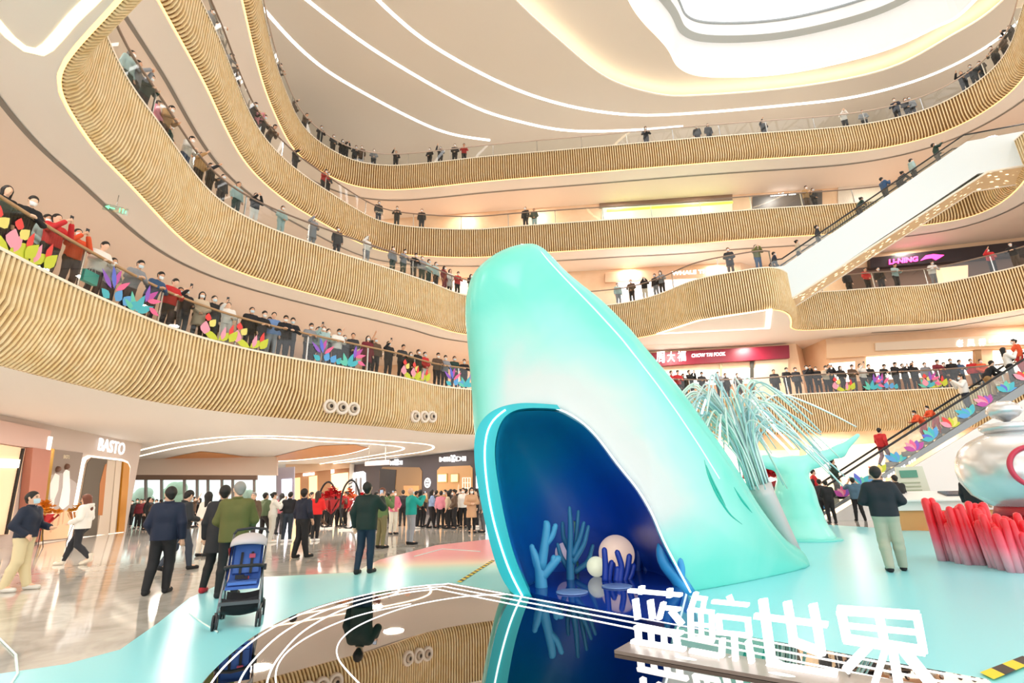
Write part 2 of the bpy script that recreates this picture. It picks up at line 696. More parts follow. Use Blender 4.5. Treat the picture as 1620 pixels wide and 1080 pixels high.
def ring_curve(P, sig=.8):
    Q = smooth_curve(list(P) * 2 + [P[0]], .4, sig)
    n = len(Q) // 2
    k = n // 2
    return Q[k:k + n]


def closed(P, n=120):
    P = np.array([p[:2] for p in P])
    k = len(P)
    Q = []
    for i in range(k):
        p0, p1, p2, p3 = P[i - 1], P[i], P[(i + 1) % k], P[(i + 2) % k]
        for t in np.linspace(0, 1, 10, endpoint=False):
            Q.append(.5 * (2 * p1 + (p2 - p0) * t + (2 * p0 - 5 * p1 + 4 * p2 - p3) * t * t + (3 * p1 - p0 - 3 * p2 + p3) * t ** 3))
    Q = np.array(Q)
    for _ in range(8):
        Q = (np.roll(Q, 1, 0) + 2 * Q + np.roll(Q, -1, 0)) / 4
    return Q


CV, SK = closed(cove), closed(sky)


def grow(P, d):
    T = np.roll(P, -1, 0) - np.roll(P, 1, 0)
    T /= np.linalg.norm(T, axis=1)[:, None]
    N = np.stack([T[:, 1], -T[:, 0]], 1)
    c = P.mean(0)
    if ((P - c) * N).sum() < 0:
        N = -N
    return P + N * d


def z3(P, z):
    return [np.array([p[0], p[1], z]) for p in P]


mb = MB()
big = [(-45, -6, ZR), (45, -6, ZR), (45, 60, ZR), (-45, 60, ZR)]
mb.flat(big, [z3(CV, ZR)])
CVu = grow(CV, .5)
mb.strip(z3(CV, ZR), z3(CV, ZR + .12), True)
mb.flat(z3(grow(CV, 1.2), ZR + .8), [z3(SK, ZR + .8)])
mb.strip(z3(grow(CV, 1.2), ZR + .8), z3(grow(CV, 1.2), ZR + .12), True)
mb.mi(1)
mb.strip(z3(SK, ZR + .8), z3(grow(SK, -.25), ZR + 3.4), True)
mb.strip(z3(grow(SK, -.7), ZR + 3.6), z3(grow(SK, -.8), ZR + 4.6), True)
mb.mi(2)
mb.strip(z3(grow(SK, -.25), ZR + 3.4), z3(grow(SK, -.7), ZR + 3.6), True)
struct(mb, 'ceiling', [mat('e6ded3', .6), mat('fbfbfa', .6), mat('b9bdbb', .5)], 'white roof ceiling curving round the skylight', 'ceiling')
mb = MB()
mb.strip(z3(CV, ZR + .13), z3(grow(CV, .2), ZR + .13), True)
mb.strip(z3(grow(SK, .0), ZR + .78), z3(grow(SK, .25), ZR + .79), True)
struct(mb, 'trim_16', [mat('ffe9c4', .5, 0, 5.0)], 'glowing cove light round the raised skylight ceiling', 'light strip')
mb = MB()
sk2 = grow(SK, -.8)
xs = (sk2[:, 0].min(), sk2[:, 0].max()); ys = (sk2[:, 1].min(), sk2[:, 1].max())


def inside(p):
    c = False
    P = sk2
    for i in range(len(P)):
        a, b2 = P[i - 1], P[i]
        if (a[1] > p[1]) != (b2[1] > p[1]) and p[0] < (b2[0] - a[0]) * (p[1] - a[1]) / (b2[1] - a[1]) + a[0]:
            c = not c
    return c


mb.tube([(*p, ZR + 4.6) for p in sk2] + [(*sk2[0], ZR + 4.6)], .12, 6)
st = 2.4
for i in range(int((xs[1] - xs[0]) / st) + 1):
    for j in range(int((ys[1] - ys[0]) / st) + 1):
        p = np.array([xs[0] + i * st + (j % 2) * st / 2, ys[0] + j * st])
        for q in (p + [st, 0], p + [st / 2, st], p + [-st / 2, st]):
            if inside(p) or inside(q):
                if inside(p) and inside(q):
                    mb.tube([(*p, ZR + 4.7), (*q, ZR + 4.7)], .10, 5, False)
                    m2 = (p + q) / 2
                    mb.tube([(*p, ZR + 4.7), (*m2, ZR + 5.6), (*q, ZR + 4.7)], .055, 4, False)
struct(mb, 'window_1', [mat('a9b0b4', .4)], 'triangulated white steel truss of the roof skylight', 'skylight')

# light lines recessed in the roof
def lightline(pts, width, z, n, label, m=LINE, close=False, sig=.8):
    P = [onz(x, y, z)[:2] for x, y in pts]
    Q = smooth_curve(P, .3, sig) if not close else closed(P)
    T = np.gradient(Q, axis=0); T /= np.linalg.norm(T, axis=1)[:, None]
    N = np.stack([-T[:, 1], T[:, 0]], 1) * width / 2
    mb = MB()
    mb.strip(z3(Q + N, z), z3(Q - N, z), close)
    mb.strip(z3(Q + N, z), z3(Q + N, z + .02), close)
    mb.strip(z3(Q - N, z), z3(Q - N, z + .02), close)
    return struct(mb, 'trim_%d' % n, [m], label, 'light line')


lightline([(415, 12), (470, 73), (540, 127), (690, 205), (775, 222)], .2, ZR - .02, 17, 'short curved light line in the roof nearest the left galleries')
lightline([(440, -40), (485, 0), (600, 85), (740, 165), (820, 192), (900, 207), (1000, 206), (1080, 200)], .2, ZR - .02, 18, 'middle curved light line in the roof running the whole width')
lightline([(560, -40), (597, 0), (680, 70), (800, 135), (900, 168), (1000, 182), (1100, 179), (1250, 166), (1350, 154), (1450, 128), (1530, 93), (1587, 57), (1625, 22)], .2, ZR - .02, 19, 'curved light line in the roof nearest the glowing cove')
# cove glow under the third gallery, upper left
lightline([(-60, -30), (0, 42), (28, 72), (60, 86), (88, 62), (115, 30), (150, -4), (200, -60)], .19, ZS[3] - .02, 20, 'angled warm cove light under the third gallery soffit', mat('ffe9b8', .5, 0, 1.1), sig=.15)
mb = MB()
P = [onz(x, y, ZS[3] - .03) for x, y in [(1039, 528), (1104, 507), (1221, 489), (1218, 519)]]
mb.tube(P + [P[0]], .035, 4, False)
mb.strip([P[2], P[3]], [P[2] + np.array([-.28, 0, 0]), P[3] + np.array([-.28, 0, 0])])
struct(mb, 'trim_21', [mat('fff4e6', .5, 0, 1.8)], 'outline light in the soffit below the escalator landing', 'light line')

# underside of the second gallery: loops of light and an orange recess
ZG = 4.66
lightline([(215, 714), (273, 701), (350, 692), (433, 690), (567, 696), (667, 702), (686, 708), (667, 715), (600, 724), (440, 745)], .12, ZG, 22, 'outer light loop in the ground floor soffit', mat('fff0dc', .5, 0, 2.5), sig=.4)
lightline([(215, 723), (277, 709), (335, 700), (400, 693), (500, 698), (607, 704), (639, 710), (600, 719), (480, 738)], .12, ZG, 23, 'inner light loop in the ground floor soffit', mat('fff0dc', .5, 0, 2.5), sig=.4)
mb = MB()
Pg = [onz(x, y, ZG) for x, y in [(252, 727), (290, 719), (318, 714), (350, 717), (385, 722), (430, 723), (470, 713), (505, 705), (560, 703), (583, 708), (560, 718), (470, 727), (380, 731), (300, 731)]]
mb.flat([p for p in Pg])
struct(mb, 'ceiling', [mat('dd9350', .5)], 'orange timber recess in the ground floor soffit', 'ceiling')
lightline([(254, 727), (300, 732), (380, 732), (470, 728), (545, 719), (583, 709)], .10, ZG - .012, 24, 'light line along the orange ceiling recess', mat('fff0dc', .5, 0, 2.5), sig=.4)

# ------------------------------------------------------------------ ground floor
m, nt, b = nmat('polished_marble')
p_ = opos(nt)
n1 = noise(nt, p_, .22, 6, 1.5)
n2 = noise(nt, p_, 1.3, 8, 2.2)
mx = nt.nodes.new('ShaderNodeMath'); mx.operation = 'ADD'
sc = nt.nodes.new('ShaderNodeMath'); sc.operation = 'MULTIPLY'; sc.inputs[1].default_value = .5
nt.links.new(n2, sc.inputs[0]); nt.links.new(n1, mx.inputs[0]); nt.links.new(sc.outputs[0], mx.inputs[1])
nt.links.new(ramp(nt, mx.outputs[0], [(.5, '9c9992'), (.68, 'bdbab3'), (.8, 'cfccc5'), (1.0, 'b0aca4')]), b.inputs['Base Color'])
b.inputs['Roughness'].default_value = .07
b.inputs['Specular IOR Level'].default_value = .7
mb = MB()
mb.flat([(-60, -12, 0), (60, -12, 0), (60, 90, 0), (-60, 90, 0)])
struct(mb, 'floor', [m], 'polished beige marble floor of the ground level', 'floor')
m_marble = m

# painted cyan and pink floor sheet
m, nt, b = nmat('painted_floor_sheet')
sep = nt.nodes.new('ShaderNodeSeparateXYZ')
nt.links.new(opos(nt), sep.inputs[0])


def mrange(nt, v, a, c):
    r = nt.nodes.new('ShaderNodeMapRange')
    r.interpolation_type = 'SMOOTHSTEP'
    r.inputs[1].default_value = a; r.inputs[2].default_value = c
    nt.links.new(v, r.inputs[0])
    return r.outputs[0]


fy = mrange(nt, sep.outputs[1], 9.9, 14.0)
fx = mrange(nt, sep.outputs[0], 3.5, -.8)
mu = nt.nodes.new('ShaderNodeMath'); mu.operation = 'MULTIPLY'
nt.links.new(fy, mu.inputs[0]); nt.links.new(fx, mu.inputs[1])
nt.links.new(ramp(nt, mu.outputs[0], [(0, '90dde8'), (.28, 'bcebe0'), (.55, 'f3e2cc'), (.8, 'f3b6b2'), (1, 'ef9fa6')]), b.inputs['Base Color'])
b.inputs['Roughness'].default_value = .28
b.inputs['Specular IOR Level'].default_value = .25
mb = MB()
cy = [(-420, 1180), (0, 1065), (105, 1050), (190, 1027), (250, 985), (300, 945), (345, 925), (420, 912), (500, 908), (560, 905), (600, 885), (690, 862), (770, 853), (900, 846), (1100, 838), (1300, 829), (1440, 838), (1620, 848), (1760, 870)]
P = [onz(x, y, .004) for x, y in cy] + [np.array([14, 3, .004]), np.array([6, -4, .004]), np.array([-7, -4, .004])]
mb.flat(P)
struct(mb, 'floor', [m], 'glossy turquoise floor sheet fading to pink beside the whale', 'floor')
mb = MB()
for pts in ([(0, 1010), (25, 1035), (28, 1065), (15, 1085)], [(300, 970), (320, 985), (345, 1000)], [(655, 880), (700, 868), (760, 872)]):
    Q = [onz(x, y, .012) for x, y in pts]
    mb.tube(Q, .012, 4, False)
struct(mb, 'trim_25', [mat('dff7f5', .4)], 'thin pale curves printed on the turquoise floor sheet', 'floor line')

# hazard tapes
def tape(a, c, wd, z, n, label):
    a = np.array(a); c = np.array(c)
    d = c - a; L = np.linalg.norm(d); d /= L
    nn = np.array([-d[1], d[0]])
    mb = MB()
    k = int(L / .26)
    for i in range(k):
        for j in (0, 1):
            t0 = (i + j * .5) * L / k; t1 = t0 + L / k * .5
            sh = wd * .8
            mb.mi(j)
            q = [a + d * t0, a + d * t1, a + d * (t1 + sh) + nn * wd, a + d * (t0 + sh) + nn * wd]
            mb.add([(p[0], p[1], z) for p in q], [(0, 1, 2, 3)])
    struct(mb, 'trim_%d' % n, [mat('f2cf1e', .4), mat('1c1c1c', .4)], label, 'floor tape')


tape(onz(729, 921, .01)[:2], onz(783, 886, .01)[:2], .09, .01, 26, 'yellow and black hazard tape left of the whale')
tape(onz(1572, 1074, .02)[:2], onz(1640, 1046, .02)[:2], .12, .02, 27, 'yellow and black hazard tape right of the glowing sign')

# ================================================================== walls and shop fronts
wall_n = [0]


def wall(name, pts, z0, z1, m, label):
    mb = MB()
    A = [np.array([x, y, z0]) for x, y in pts]
    B = [np.array([x, y, z1]) for x, y in pts]
    mb.strip(A, B)
    return struct(mb, name, [m], label, 'wall')


m_peach, nt, b = nmat('warm_wall_stone')
nz = noise(nt, opos(nt), .8, 4)
nt.links.new(ramp(nt, nz, [(.3, 'dcb48e'), (.7, 'e6c7a6')]), b.inputs['Base Color'])
b.inputs['Roughness'].default_value = .4
BRIGHT = mat('fff6ea', .5, 0, 2.2)
BRIGHTP = mat('ffdfb8', .5, 0, 1.1)


def glow(h, e):
    return mat(h, .5, 0, e)


def structp(W, poly, d0, d1, m, name, label, cat='shop front'):
    mb = panel(W, poly, d0, d1)
    return struct(mb, name, [m], label, cat)


def sign(W, items, name, label, board=None, m=SIGNW, d=.08, cat='sign'):
    """a shop sign: optional board plus lettering pieces"""
    c = W.at(*items[0][1][0])
    t = thing(name, label, cat, tuple(c))
    if board:
        poly, bd, bm = board
        panel(W, poly, .02, bd).build('board', bm, t, c).location = (0, 0, 0)
    for it in items:
        s, quad = it[0], it[1]
        bold = it[2] if len(it) > 2 else .012
        mm = it[3] if len(it) > 3 else m
        mb = MB()
        put_text(mb, s, W, quad, d, bold)
        o = mb.build('lettering', mm, t, c)
        o.location = (0, 0, 0)
    return t


def child(mb, name, mats, t):
    """part built in world coordinates, parented to an unrotated thing"""
    o = mb.build(name, mats, t, tuple(t.location) if t.parent is None else tuple(t.matrix_world.translation))
    o.location = (0, 0, 0)
    return o


# ---- left: a long shop front running away from the viewer
WB = Wall((-19.2, 20.0), (-21.2, 29.0))
tcorner = WB.at(214, 760)
ta = -16.0
tb = float((tcorner - WB.a) @ WB.u)
m_grey = mat('c9bab0', .45)
wall('wall_left', [tuple(WB.pt(ta, 0)[:2]), tuple(WB.pt(tb, 0)[:2]), (-34, WB.pt(tb, 0)[1] + .6)], 0, 4.7, m_grey, 'grey pink shop front wall on the left side of the ground floor')
structp(WB, [(-80, 650), (74, 681), (68, 712), (-80, 690)], .02, .16, mat('d9b9ae', .3), 'trim_28', 'mauve pink sign band over the leftmost shop', 'trim')
structp(WB, [(69, 690), (75, 691), (71, 712), (66, 711)], .16, .2, glow('fff4ea', 1.2), 'trim_29', 'thin light edge at the end of the mauve band', 'light strip')
structp(WB, [(-80, 690), (38, 709), (12, 845), (-80, 850)], .02, .05, glow('f5cfa8', .3), 'window_2', 'bright peach window of the leftmost shop', 'window')
structp(WB, [(-80, 722), (30, 727), (27, 740), (-80, 737)], .06, .1, glow('fff0dc', 2.0), 'trim_30', 'lit shelf line inside the leftmost shop window', 'light strip')
structp(WB, [(31, 709), (34, 709), (7, 845), (4, 845)], .05, .12, BLACK, 'trim_31', 'black frame line beside the leftmost window', 'trim')
structp(WB, [(38, 708), (68, 712), (50, 858), (24, 855)], .02, .3, mat('b97a68', .4), 'trim_32', 'terracotta column beside the gold strip', 'column')
structp(WB, [(72, 709), (78, 710), (58, 856), (51, 856)], .02, .2, mat('c99a3c', .25, .6), 'trim_33', 'gold metal strip beside the fashion poster', 'trim')
# poster with two figures
t = thing('fashion_poster', 'tall shop window poster of two figures in white dresses', 'poster', tuple(WB.at(90, 855)))
child(panel(WB, [(79, 710), (129, 716), (104, 853), (56, 858)], .02, .06), 'backing', mat('8f8076', .5), t)
child(panel(WB, [(73, 752), (95, 748), (116, 762), (119, 765), (110, 820), (62, 825)], .06, .065), 'printed_drape', mat('b5aaa6', .5), t)
child(panel(WB, [(62, 812), (112, 806), (104, 851), (57, 855)], .066, .07), 'printed_floor', mat('efc39c', .5), t)
mb = panel(WB, [(84, 748), (91, 752), (89, 775), (83, 790), (80, 822), (74, 822), (76, 790), (76, 765)], .071, .075)
child(mb, 'printed_figure', mat('f2efea', .5), t)
mb = panel(WB, [(101, 742), (107, 745), (108, 775), (106, 798), (96, 806), (90, 800), (96, 770), (97, 748)], .071, .075)
child(mb, 'printed_figure', mat('fbfaf8', .5), t)
mb = MB()
for x, y in ((88, 742), (102, 738)):
    q = WB.at(x, y) + WB.n * .075
    mb.ball(q, .13, 8)
child(mb, 'printed_head', mat('6b4a3a', .6), t)
mb = panel(WB, [(80, 822), (82, 822), (78, 842), (75, 842)], .071, .075)
panel(WB, [(92, 806), (94, 806), (90, 830), (87, 832)], .071, .075, mb)
panel(WB, [(97, 806), (99, 806), (97, 826), (95, 830)], .071, .075, mb)
child(mb, 'printed_legs', mat('d8a887', .6), t)
mb = MB(); put_text(mb, 'BASTO', WB, [(97, 725), (107, 726), (107, 720), (98, 719)], .07, .01, .01)
child(mb, 'lettering', mat('e8d9bf', .5), t)
structp(WB, [(50, 858), (104, 853), (103, 859), (48, 866)], .02, .2, mat('e8ded2', .4), 'baseboard_left', 'pale plinth below the fashion poster', 'plinth')
# doorway
door = [(127, 733), (130, 724), (138, 720), (190, 726), (199, 730), (203, 738), (192, 842), (104, 852)]
ins = [(130, 735), (133, 727), (140, 723), (189, 729), (196, 732), (199, 739), (189, 841), (109, 851)]
structp(WB, door, .01, .10, glow('fff3e6', 1.0), 'trim_34', 'white lit surround of the rounded shop doorway', 'door frame')
structp(WB, ins, .10, .11, mat('a38f7c', .5), 'door_1', 'dim doorway of the shop left of the entrance', 'door')
structp(WB, [(133, 733), (140, 724), (165, 727), (152, 800), (148, 847), (112, 850)], .11, .13, mat('5f5548', .5), 'door_2', 'dark olive leaf standing in the shop doorway', 'door')
structp(WB, [(161, 735), (164, 733), (162, 760), (157, 815), (150, 815), (153, 765)], .13, .14, mat('b8743c', .4), 'trim_35', 'copper arch inside the shop doorway', 'trim')
structp(WB, [(166, 728), (178, 729), (167, 845), (149, 846)], .11, .13, mat('d3c3b1', .5), 'trim_36', 'beige panel inside the shop doorway', 'trim')
structp(WB, [(179, 729), (188, 730), (177, 843), (169, 844)], .11, .14, mat('dccdbb', .5), 'trim_37', 'pale panel inside the shop doorway', 'trim')
structp(WB, [(189, 730), (196, 733), (199, 740), (190, 841), (180, 842)], .11, .2, mat('c98a2c', .3, .5), 'trim_38', 'gold jamb on the far side of the doorway', 'door frame')
sign(WB, [('BASTO', [(151, 712), (192, 720), (195, 701), (154, 692)], .008, mat('ffffff', .4, 0, .55))], 'shop_sign', 'white glowing capital letters above the rounded doorway at left')

# ---- entrance doors at the far left
WE = Wall((-29.5, 39.5), (-18.4, 40.6))
t = thing('entrance_doors', 'long glazed entrance with brown header at the far end of the hall', 'entrance', tuple(WE.at(300, 833)))
child(panel(WE, [(200, 751), (408, 752), (408, 759), (200, 759)], 0, .3), 'header', mat('7b6250', .5), t)
for x in (206, 232, 257, 293, 313, 330, 352, 369, 403):
    child(panel(WE, [(x - 1.6, 758), (x + 1.6, 758), (x + 1.6, 831), (x - 1.6, 831)], 0, .2), 'mullion', mat('8c8580', .4), t)
child(panel(WE, [(203, 758), (406, 758), (406, 831), (203, 831)], .05, .08), 'pane', GLASS2, t)
wall('wall_back', [(-45, 38), tuple(WE.at(202, 800)[:2])], 0, 4.7, mat('d9c7b6', .5), 'pale wall left of the far entrance')
structp(WE, [(196, 690), (440, 690), (440, 752), (196, 751)], 0, .3, mat('e2d0bf', .5), 'wall_back', 'pale bulkhead above the far entrance', 'wall')
m_leaf = mat('6f8f5f', .8)
for i, (px, y, h, s, c) in enumerate([(224, 76, 3.2, 1.5, 'c6d3c2'), (275, 80, 3.8, 1.9, 'b9cab3'), (388, 74, 2.6, 1.2, 'ccd8c6')]):
    q = ony(px, 800, y)
    t = thing('street_tree', ['pale street tree seen through the leftmost entrance glass', 'broad street tree outside the second entrance bay', 'small street tree outside the rightmost doors'][i], 'tree', (q[0], y, 0))
    mb = MB().tube([(0, 0, 0), (0, 0, h * .6)], .14, 6)
    mb.build('trunk', mat('7a6a58'), t)
    mb = MB()
    for k in range(7):
        a = k * 2.4
        mb.ball((math.cos(a) * s * .5, math.sin(a) * s * .4, h * .55 + (k % 3) * s * .35), s * .55, 7)
    mb.build('crown', mat(c, .8), t)
# a tall pale pane right of the doors
WG = Wall((-19.5, 46), (-15.5, 46.5))
structp(WG, [(412, 744), (437, 742), (437, 822), (412, 824)], 0, .06, glow('d8ebe4', .9), 'window_3', 'tall pale green window pane right of the entrance', 'window')
structp(WG, [(436, 740), (466, 738), (466, 820), (436, 822)], -.1, .04, mat('b9b8cc', .5), 'wall_back', 'grey lilac wall by the tall pale pane', 'wall')
structp(WG, [(446, 758), (462, 757), (461, 815), (447, 815)], .05, .1, glow('eef2ff', 1.2), 'window_4', 'white lit window in the lilac wall', 'window')

# ---- far middle shops
WM = Wall((-16.5, 51.5), (-3.05, 38.5))
WC = Wall((-24.5, 50.5), (-16.4, 51.5))
structp(WC, [(455, 735), (556, 728), (556, 740), (455, 750)], 0, .6, mat('dcbb9c', .5), 'wall_back', 'peach bulkhead over the middle shops', 'wall')
structp(WC, [(455, 749), (556, 739), (556, 824), (455, 826)], -.1, 0, mat('b98a64', .5), 'wall_back', 'warm brown wall of the middle shops', 'wall')
structp(WC, [(466, 756), (475, 755), (475, 815), (466, 815)], .02, .06, glow('ffc98a', .9), 'window_5', 'narrow amber shop window in the far middle', 'window')
structp(WC, [(489, 754), (502, 752), (502, 815), (489, 815)], .02, .06, glow('ffd096', 1.0), 'window_6', 'amber shop window under the small white sign', 'window')
structp(WC, [(524, 750), (551, 747), (551, 815), (524, 815)], .02, .06, glow('ffd9a4', 1.1), 'window_7', 'wide amber shop window beside the dark shop', 'window')
t = thing('shop_sign', 'small white bar sign above the amber windows', 'sign', tuple(WC.at(488, 750)))
child(panel(WC, [(480, 749), (498, 747), (498, 751), (480, 753)], .1, .2), 'lit_bar', SIGNW, t)
for i, (x0, y0) in enumerate([(460, 742), (525, 737)]):
    t = thing('blade_sign', ['small white projecting sign over the far lilac wall', 'small white projecting sign over the wide amber window'][i], 'sign', tuple(WC.at(x0, y0)))
    child(panel(WC, [(x0, y0 + 2), (x0 + 5, y0 + 1), (x0 + 5, y0 + 11), (x0, y0 + 12)], .3, .42), 'lit_box', SIGNW, t)
    child(panel(WC, [(x0 + 1.5, y0 - 4), (x0 + 3, y0 - 4), (x0 + 3, y0 + 3), (x0 + 1.5, y0 + 3)], .33, .38), 'hanger', STEEL, t)

# dark shop
m_dark = mat('453c40', .4)
mb = panel(WM, [(554, 736), (650, 723), (760, 711), (760, 824), (554, 824)], -.1, 0)
struct(mb, 'wall_right', [m_dark], 'dark charcoal shop front in the middle distance', 'wall')
structp(WM, [(601, 745), (606, 738), (664, 739), (668, 745), (667, 822), (600, 822)], .01, .04, glow('8a6a48', .35), 'window_8', 'large dim opening of the dark shop', 'window')
structp(WM, [(640, 768), (664, 768), (664, 822), (640, 822)], .05, .1, glow('c78e5a', .45), 'door_3', 'tan counter inside the dark shop opening', 'counter')
structp(WM, [(602, 741), (628, 743), (622, 822), (600, 822)], .05, .08, mat('2b2426', .5), 'door_4', 'dark curtain side of the dark shop opening', 'door')
structp(WM, [(692, 744), (697, 738), (744, 736), (748, 740), (748, 822), (692, 822)], .01, .04, glow('b08455', .5), 'window_9', 'right hand window of the dark shop', 'window')
for i, (x0, x1, c) in enumerate([(693, 709, 'fff0a0'), (714, 727, 'f0d090')]):
    t = thing('framed_picture', ['pale yellow lit picture in the dark shop window', 'cream lit picture beside the yellow one in the dark shop'][i], 'picture', tuple(WM.at(x0, 763)))
    child(panel(WM, [(x0, 749), (x1, 748.5), (x1, 763), (x0, 763.5)], .05, .1), 'frame', mat('c9a060', .4), t)
    child(panel(WM, [(x0 + 1.3, 750.4), (x1 - 1.3, 750), (x1 - 1.3, 761.6), (x0 + 1.3, 762)], .1, .11), 'print', glow(c, 1.0), t)
t = thing('white_shelf', 'white lattice shelf inside the dark shop window', 'shelf', tuple(WM.at(740, 775)))
mb = MB()
for x in (733, 737, 741, 745):
    panel(WM, [(x, 755), (x + 1, 755), (x + 1, 790), (x, 790)], .06, .12, mb)
for y in (755, 763, 771, 780):
    panel(WM, [(733, y), (746, y), (746, y + 1), (733, y + 1)], .06, .12, mb)
child(mb, 'lattice', mat('f2e8da', .5, 0, .4), t)
# white lit poster
t = thing('lit_poster', 'white lit poster of standing figures on the dark shop corner', 'poster', tuple(WM.at(567, 800)))
child(panel(WM, [(557, 748), (575, 745), (579, 748), (580, 806), (557, 808)], .02, .06), 'light_box', glow('f4f4f6', 1.3), t)
mb = panel(WM, [(563, 756), (566, 756), (567, 800), (562, 800)], .06, .07)
panel(WM, [(570, 755), (573, 755), (575, 799), (569, 799)], .06, .07, mb)
child(mb, 'printed_figure', mat('8f8f95', .5), t)
structp(WM, [(754, 738), (761, 738), (761, 772), (754, 772)], .02, .06, glow('f4f7ff', 1.6), 'window_10', 'white lit panel at the edge of the whale', 'window')
# round emblem
t = thing('round_emblem', 'round white emblem on the dark shop pillar', 'sign', tuple(WM.at(677, 764)))
for nm, r0, r1, dd, mm in (('ring', .38, .28, .05, SIGNW), ):
    q = WM.at(676.8, 763.5) + WM.n * .06
    mb = MB()
    ang = np.linspace(0, 2 * math.pi, 25)[:-1]
    A = [q + (WM.u * math.cos(a) + np.array([0, 0, 1]) * math.sin(a)) * r0 for a in ang]
    B = [q + (WM.u * math.cos(a) + np.array([0, 0, 1]) * math.sin(a)) * r1 for a in ang]
    mb.strip(A, B, True); mb.strip([p - WM.n * .06 for p in A], A, True)
    child(mb, nm, mm, t)
    mb = MB()
    for s in (-1, 1):
        mb.add([q + WM.u * x + np.array([0, 0, s * zz]) for x, zz in ((-.16, .05), (.16, .05), (.1, .17), (-.1, .17))], [(0, 1, 2, 3)])
    child(mb, 'emblem_mark', SIGNW, t)


def sheep_sign(x0, x1, y, h, label):
    """two serif words either side of a small antlered figure"""
    wd = x1 - x0
    t = thing('shop_sign', label, 'sign', tuple(WM.at(x0, y)))
    for s, a, b2 in (('MII', 0, .40), ('DII', .62, 1)):
        mb = MB()
        xa, xb = x0 + wd * a, x0 + wd * b2
        k = -.035
        put_text(mb, s, WM, [(xa, y + k * (xa - x0)), (xb, y + k * (xb - x0)), (xb, y - h + k * (xb - x0)), (xa, y - h + k * (xa - x0))], .06, .012, .08)
        child(mb, 'lettering', mat('ffffff', .4, 0, .7), t)
    mb = MB()
    c = x0 + wd * .51
    panel(WM, [(c - h * .28, y), (c - h * .28, y - h * .75), (c - h * .05, y - h * 1.0), (c + h * .32, y - h * .55), (c + h * .32, y), (c + h * .12, y), (c + h * .1, y - h * .4), (c - h * .05, y - h * .4), (c - h * .08, y)], .06, .14, mb)
    panel(WM, [(c - h * .1, y - h * .9), (c - h * .5, y - h * 1.35), (c - h * .2, y - h * 1.4), (c, y - h * 1.05), (c + h * .25, y - h * 1.45), (c + h * .45, y - h * 1.3), (c + h * .12, y - h * .85)], .06, .14, mb)
    child(mb, 'figure_mark', SIGNW, t)


sheep_sign(697, 738.5, 730.3, 7.5, 'white serif sign with a small figure, larger one on the dark shop')
sheep_sign(619, 638, 735.5, 6.6, 'white serif sign with a small figure, smaller one left of the round emblem')
# hanging direction sign in front
t = thing('hanging_direction_sign', 'pale hanging direction sign before the dark shop', 'sign', tuple(ony(598, 730, 33)))
WH = Wall((-12, 33), (0, 33))
child(panel(WH, [(578, 730), (617, 727), (617, 735), (578, 737)], 0, .15), 'board', mat('d8c4c0', .4), t)
child(panel(WH, [(580, 732), (594, 731), (594, 733.5), (580, 734.5)], .15, .17), 'lettering', SIGNW, t)
mb = panel(WH, [(584, 699), (585, 699), (585, 730), (584, 730)], .05, .1)
panel(WH, [(610, 698), (611, 698), (611, 728), (610, 728)], .05, .1, mb)
child(mb, 'hanger', STEEL, t)
# lettered pillar
t = thing('lettered_pillar', 'white pillar printed with slanting dark lettering', 'pillar', tuple(onz(553, 812, 0)))
q = onz(553, 812, 0)
MB().lathe([(.28, 0), (.28, 4.6)], (0, 0, 0), 16).build('shaft', mat('e9e4de', .4), t)
mb = MB()
for i in range(7):
    mb.bar((-.2, -.29, 1.0 + i * .34), (.2, -.29, 1.16 + i * .34), .03, .10)
mb.build('lettering', mat('4a4a55', .5), t)

# ---- right side, ground floor
WR = Wall((2, 35.5), (34, 30.5))
wall('wall_right', [(2, 35.5), (34, 30.5)], 0, 4.7, m_peach, 'peach stone wall under the right gallery')
structp(WR, [(1000, 715), (1262, 712), (1262, 722), (1000, 724)], .02, .3, mat('f0dcc6', .5), 'trim_39', 'pale ledge on the peach wall behind the fountain', 'trim')
structp(WR, [(1275, 708), (1400, 700), (1400, 824), (1275, 826)], .02, .06, glow('ffe0b8', .8), 'window_11', 'warm lit shop window behind the whale tail', 'window')
structp(WR, [(1205, 722), (1250, 720), (1250, 826), (1205, 826)], .02, .06, glow('ffeede', .9), 'window_12', 'white lit window seen left of the whale tail', 'window')
structp(WR, [(1060, 722), (1190, 720), (1190, 826), (1060, 826)], .02, .06, glow('ffeede', .6), 'window_13', 'lit window behind the fountain stem', 'window')
sign(WR, [('YERO MOR', [(1279, 710), (1345, 704), (1345, 694), (1279, 699)], .02)], 'shop_sign', 'white lettering sign above the whale tail on the right ground floor')

# ---- second gallery, right of the whale
W2 = Wall((9.6, 33.9), (18.65, 32.95))
wall('wall_right', [(-20, 37), tuple(W2.pt(0, 0)[:2]), tuple(W2.at(1247, 560)[:2]), tuple(W2.at(1262, 560)[:2]), (20.4, 34.4), (20.6, 31.95), (34, 29.6), (37, 24)], 6.4, 10.7, m_peach, 'peach wall behind the second gallery right of the whale')
structp(W2, [(1000, 590), (1245, 580), (1245, 604), (1000, 614)], .02, .05, glow('fff4e8', 1.5), 'window_14', 'bright shop window under the crimson sign', 'window')
structp(W2, [(1186, 572), (1192, 572), (1192, 640), (1186, 640)], .05, .12, mat('3c3a30', .5), 'trim_40', 'dark door post under the crimson sign', 'trim')
structp(W2, [(1138, 576), (1142, 576), (1142, 640), (1138, 640)], .05, .12, mat('c9b48e', .5), 'trim_41', 'pale door post under the crimson sign', 'trim')
structp(W2, [(1194, 570), (1246, 568), (1246, 640), (1194, 640)], .05, .1, mat('e6cfae', .5), 'wall_right', 'cream wall right of the crimson sign shop', 'wall')
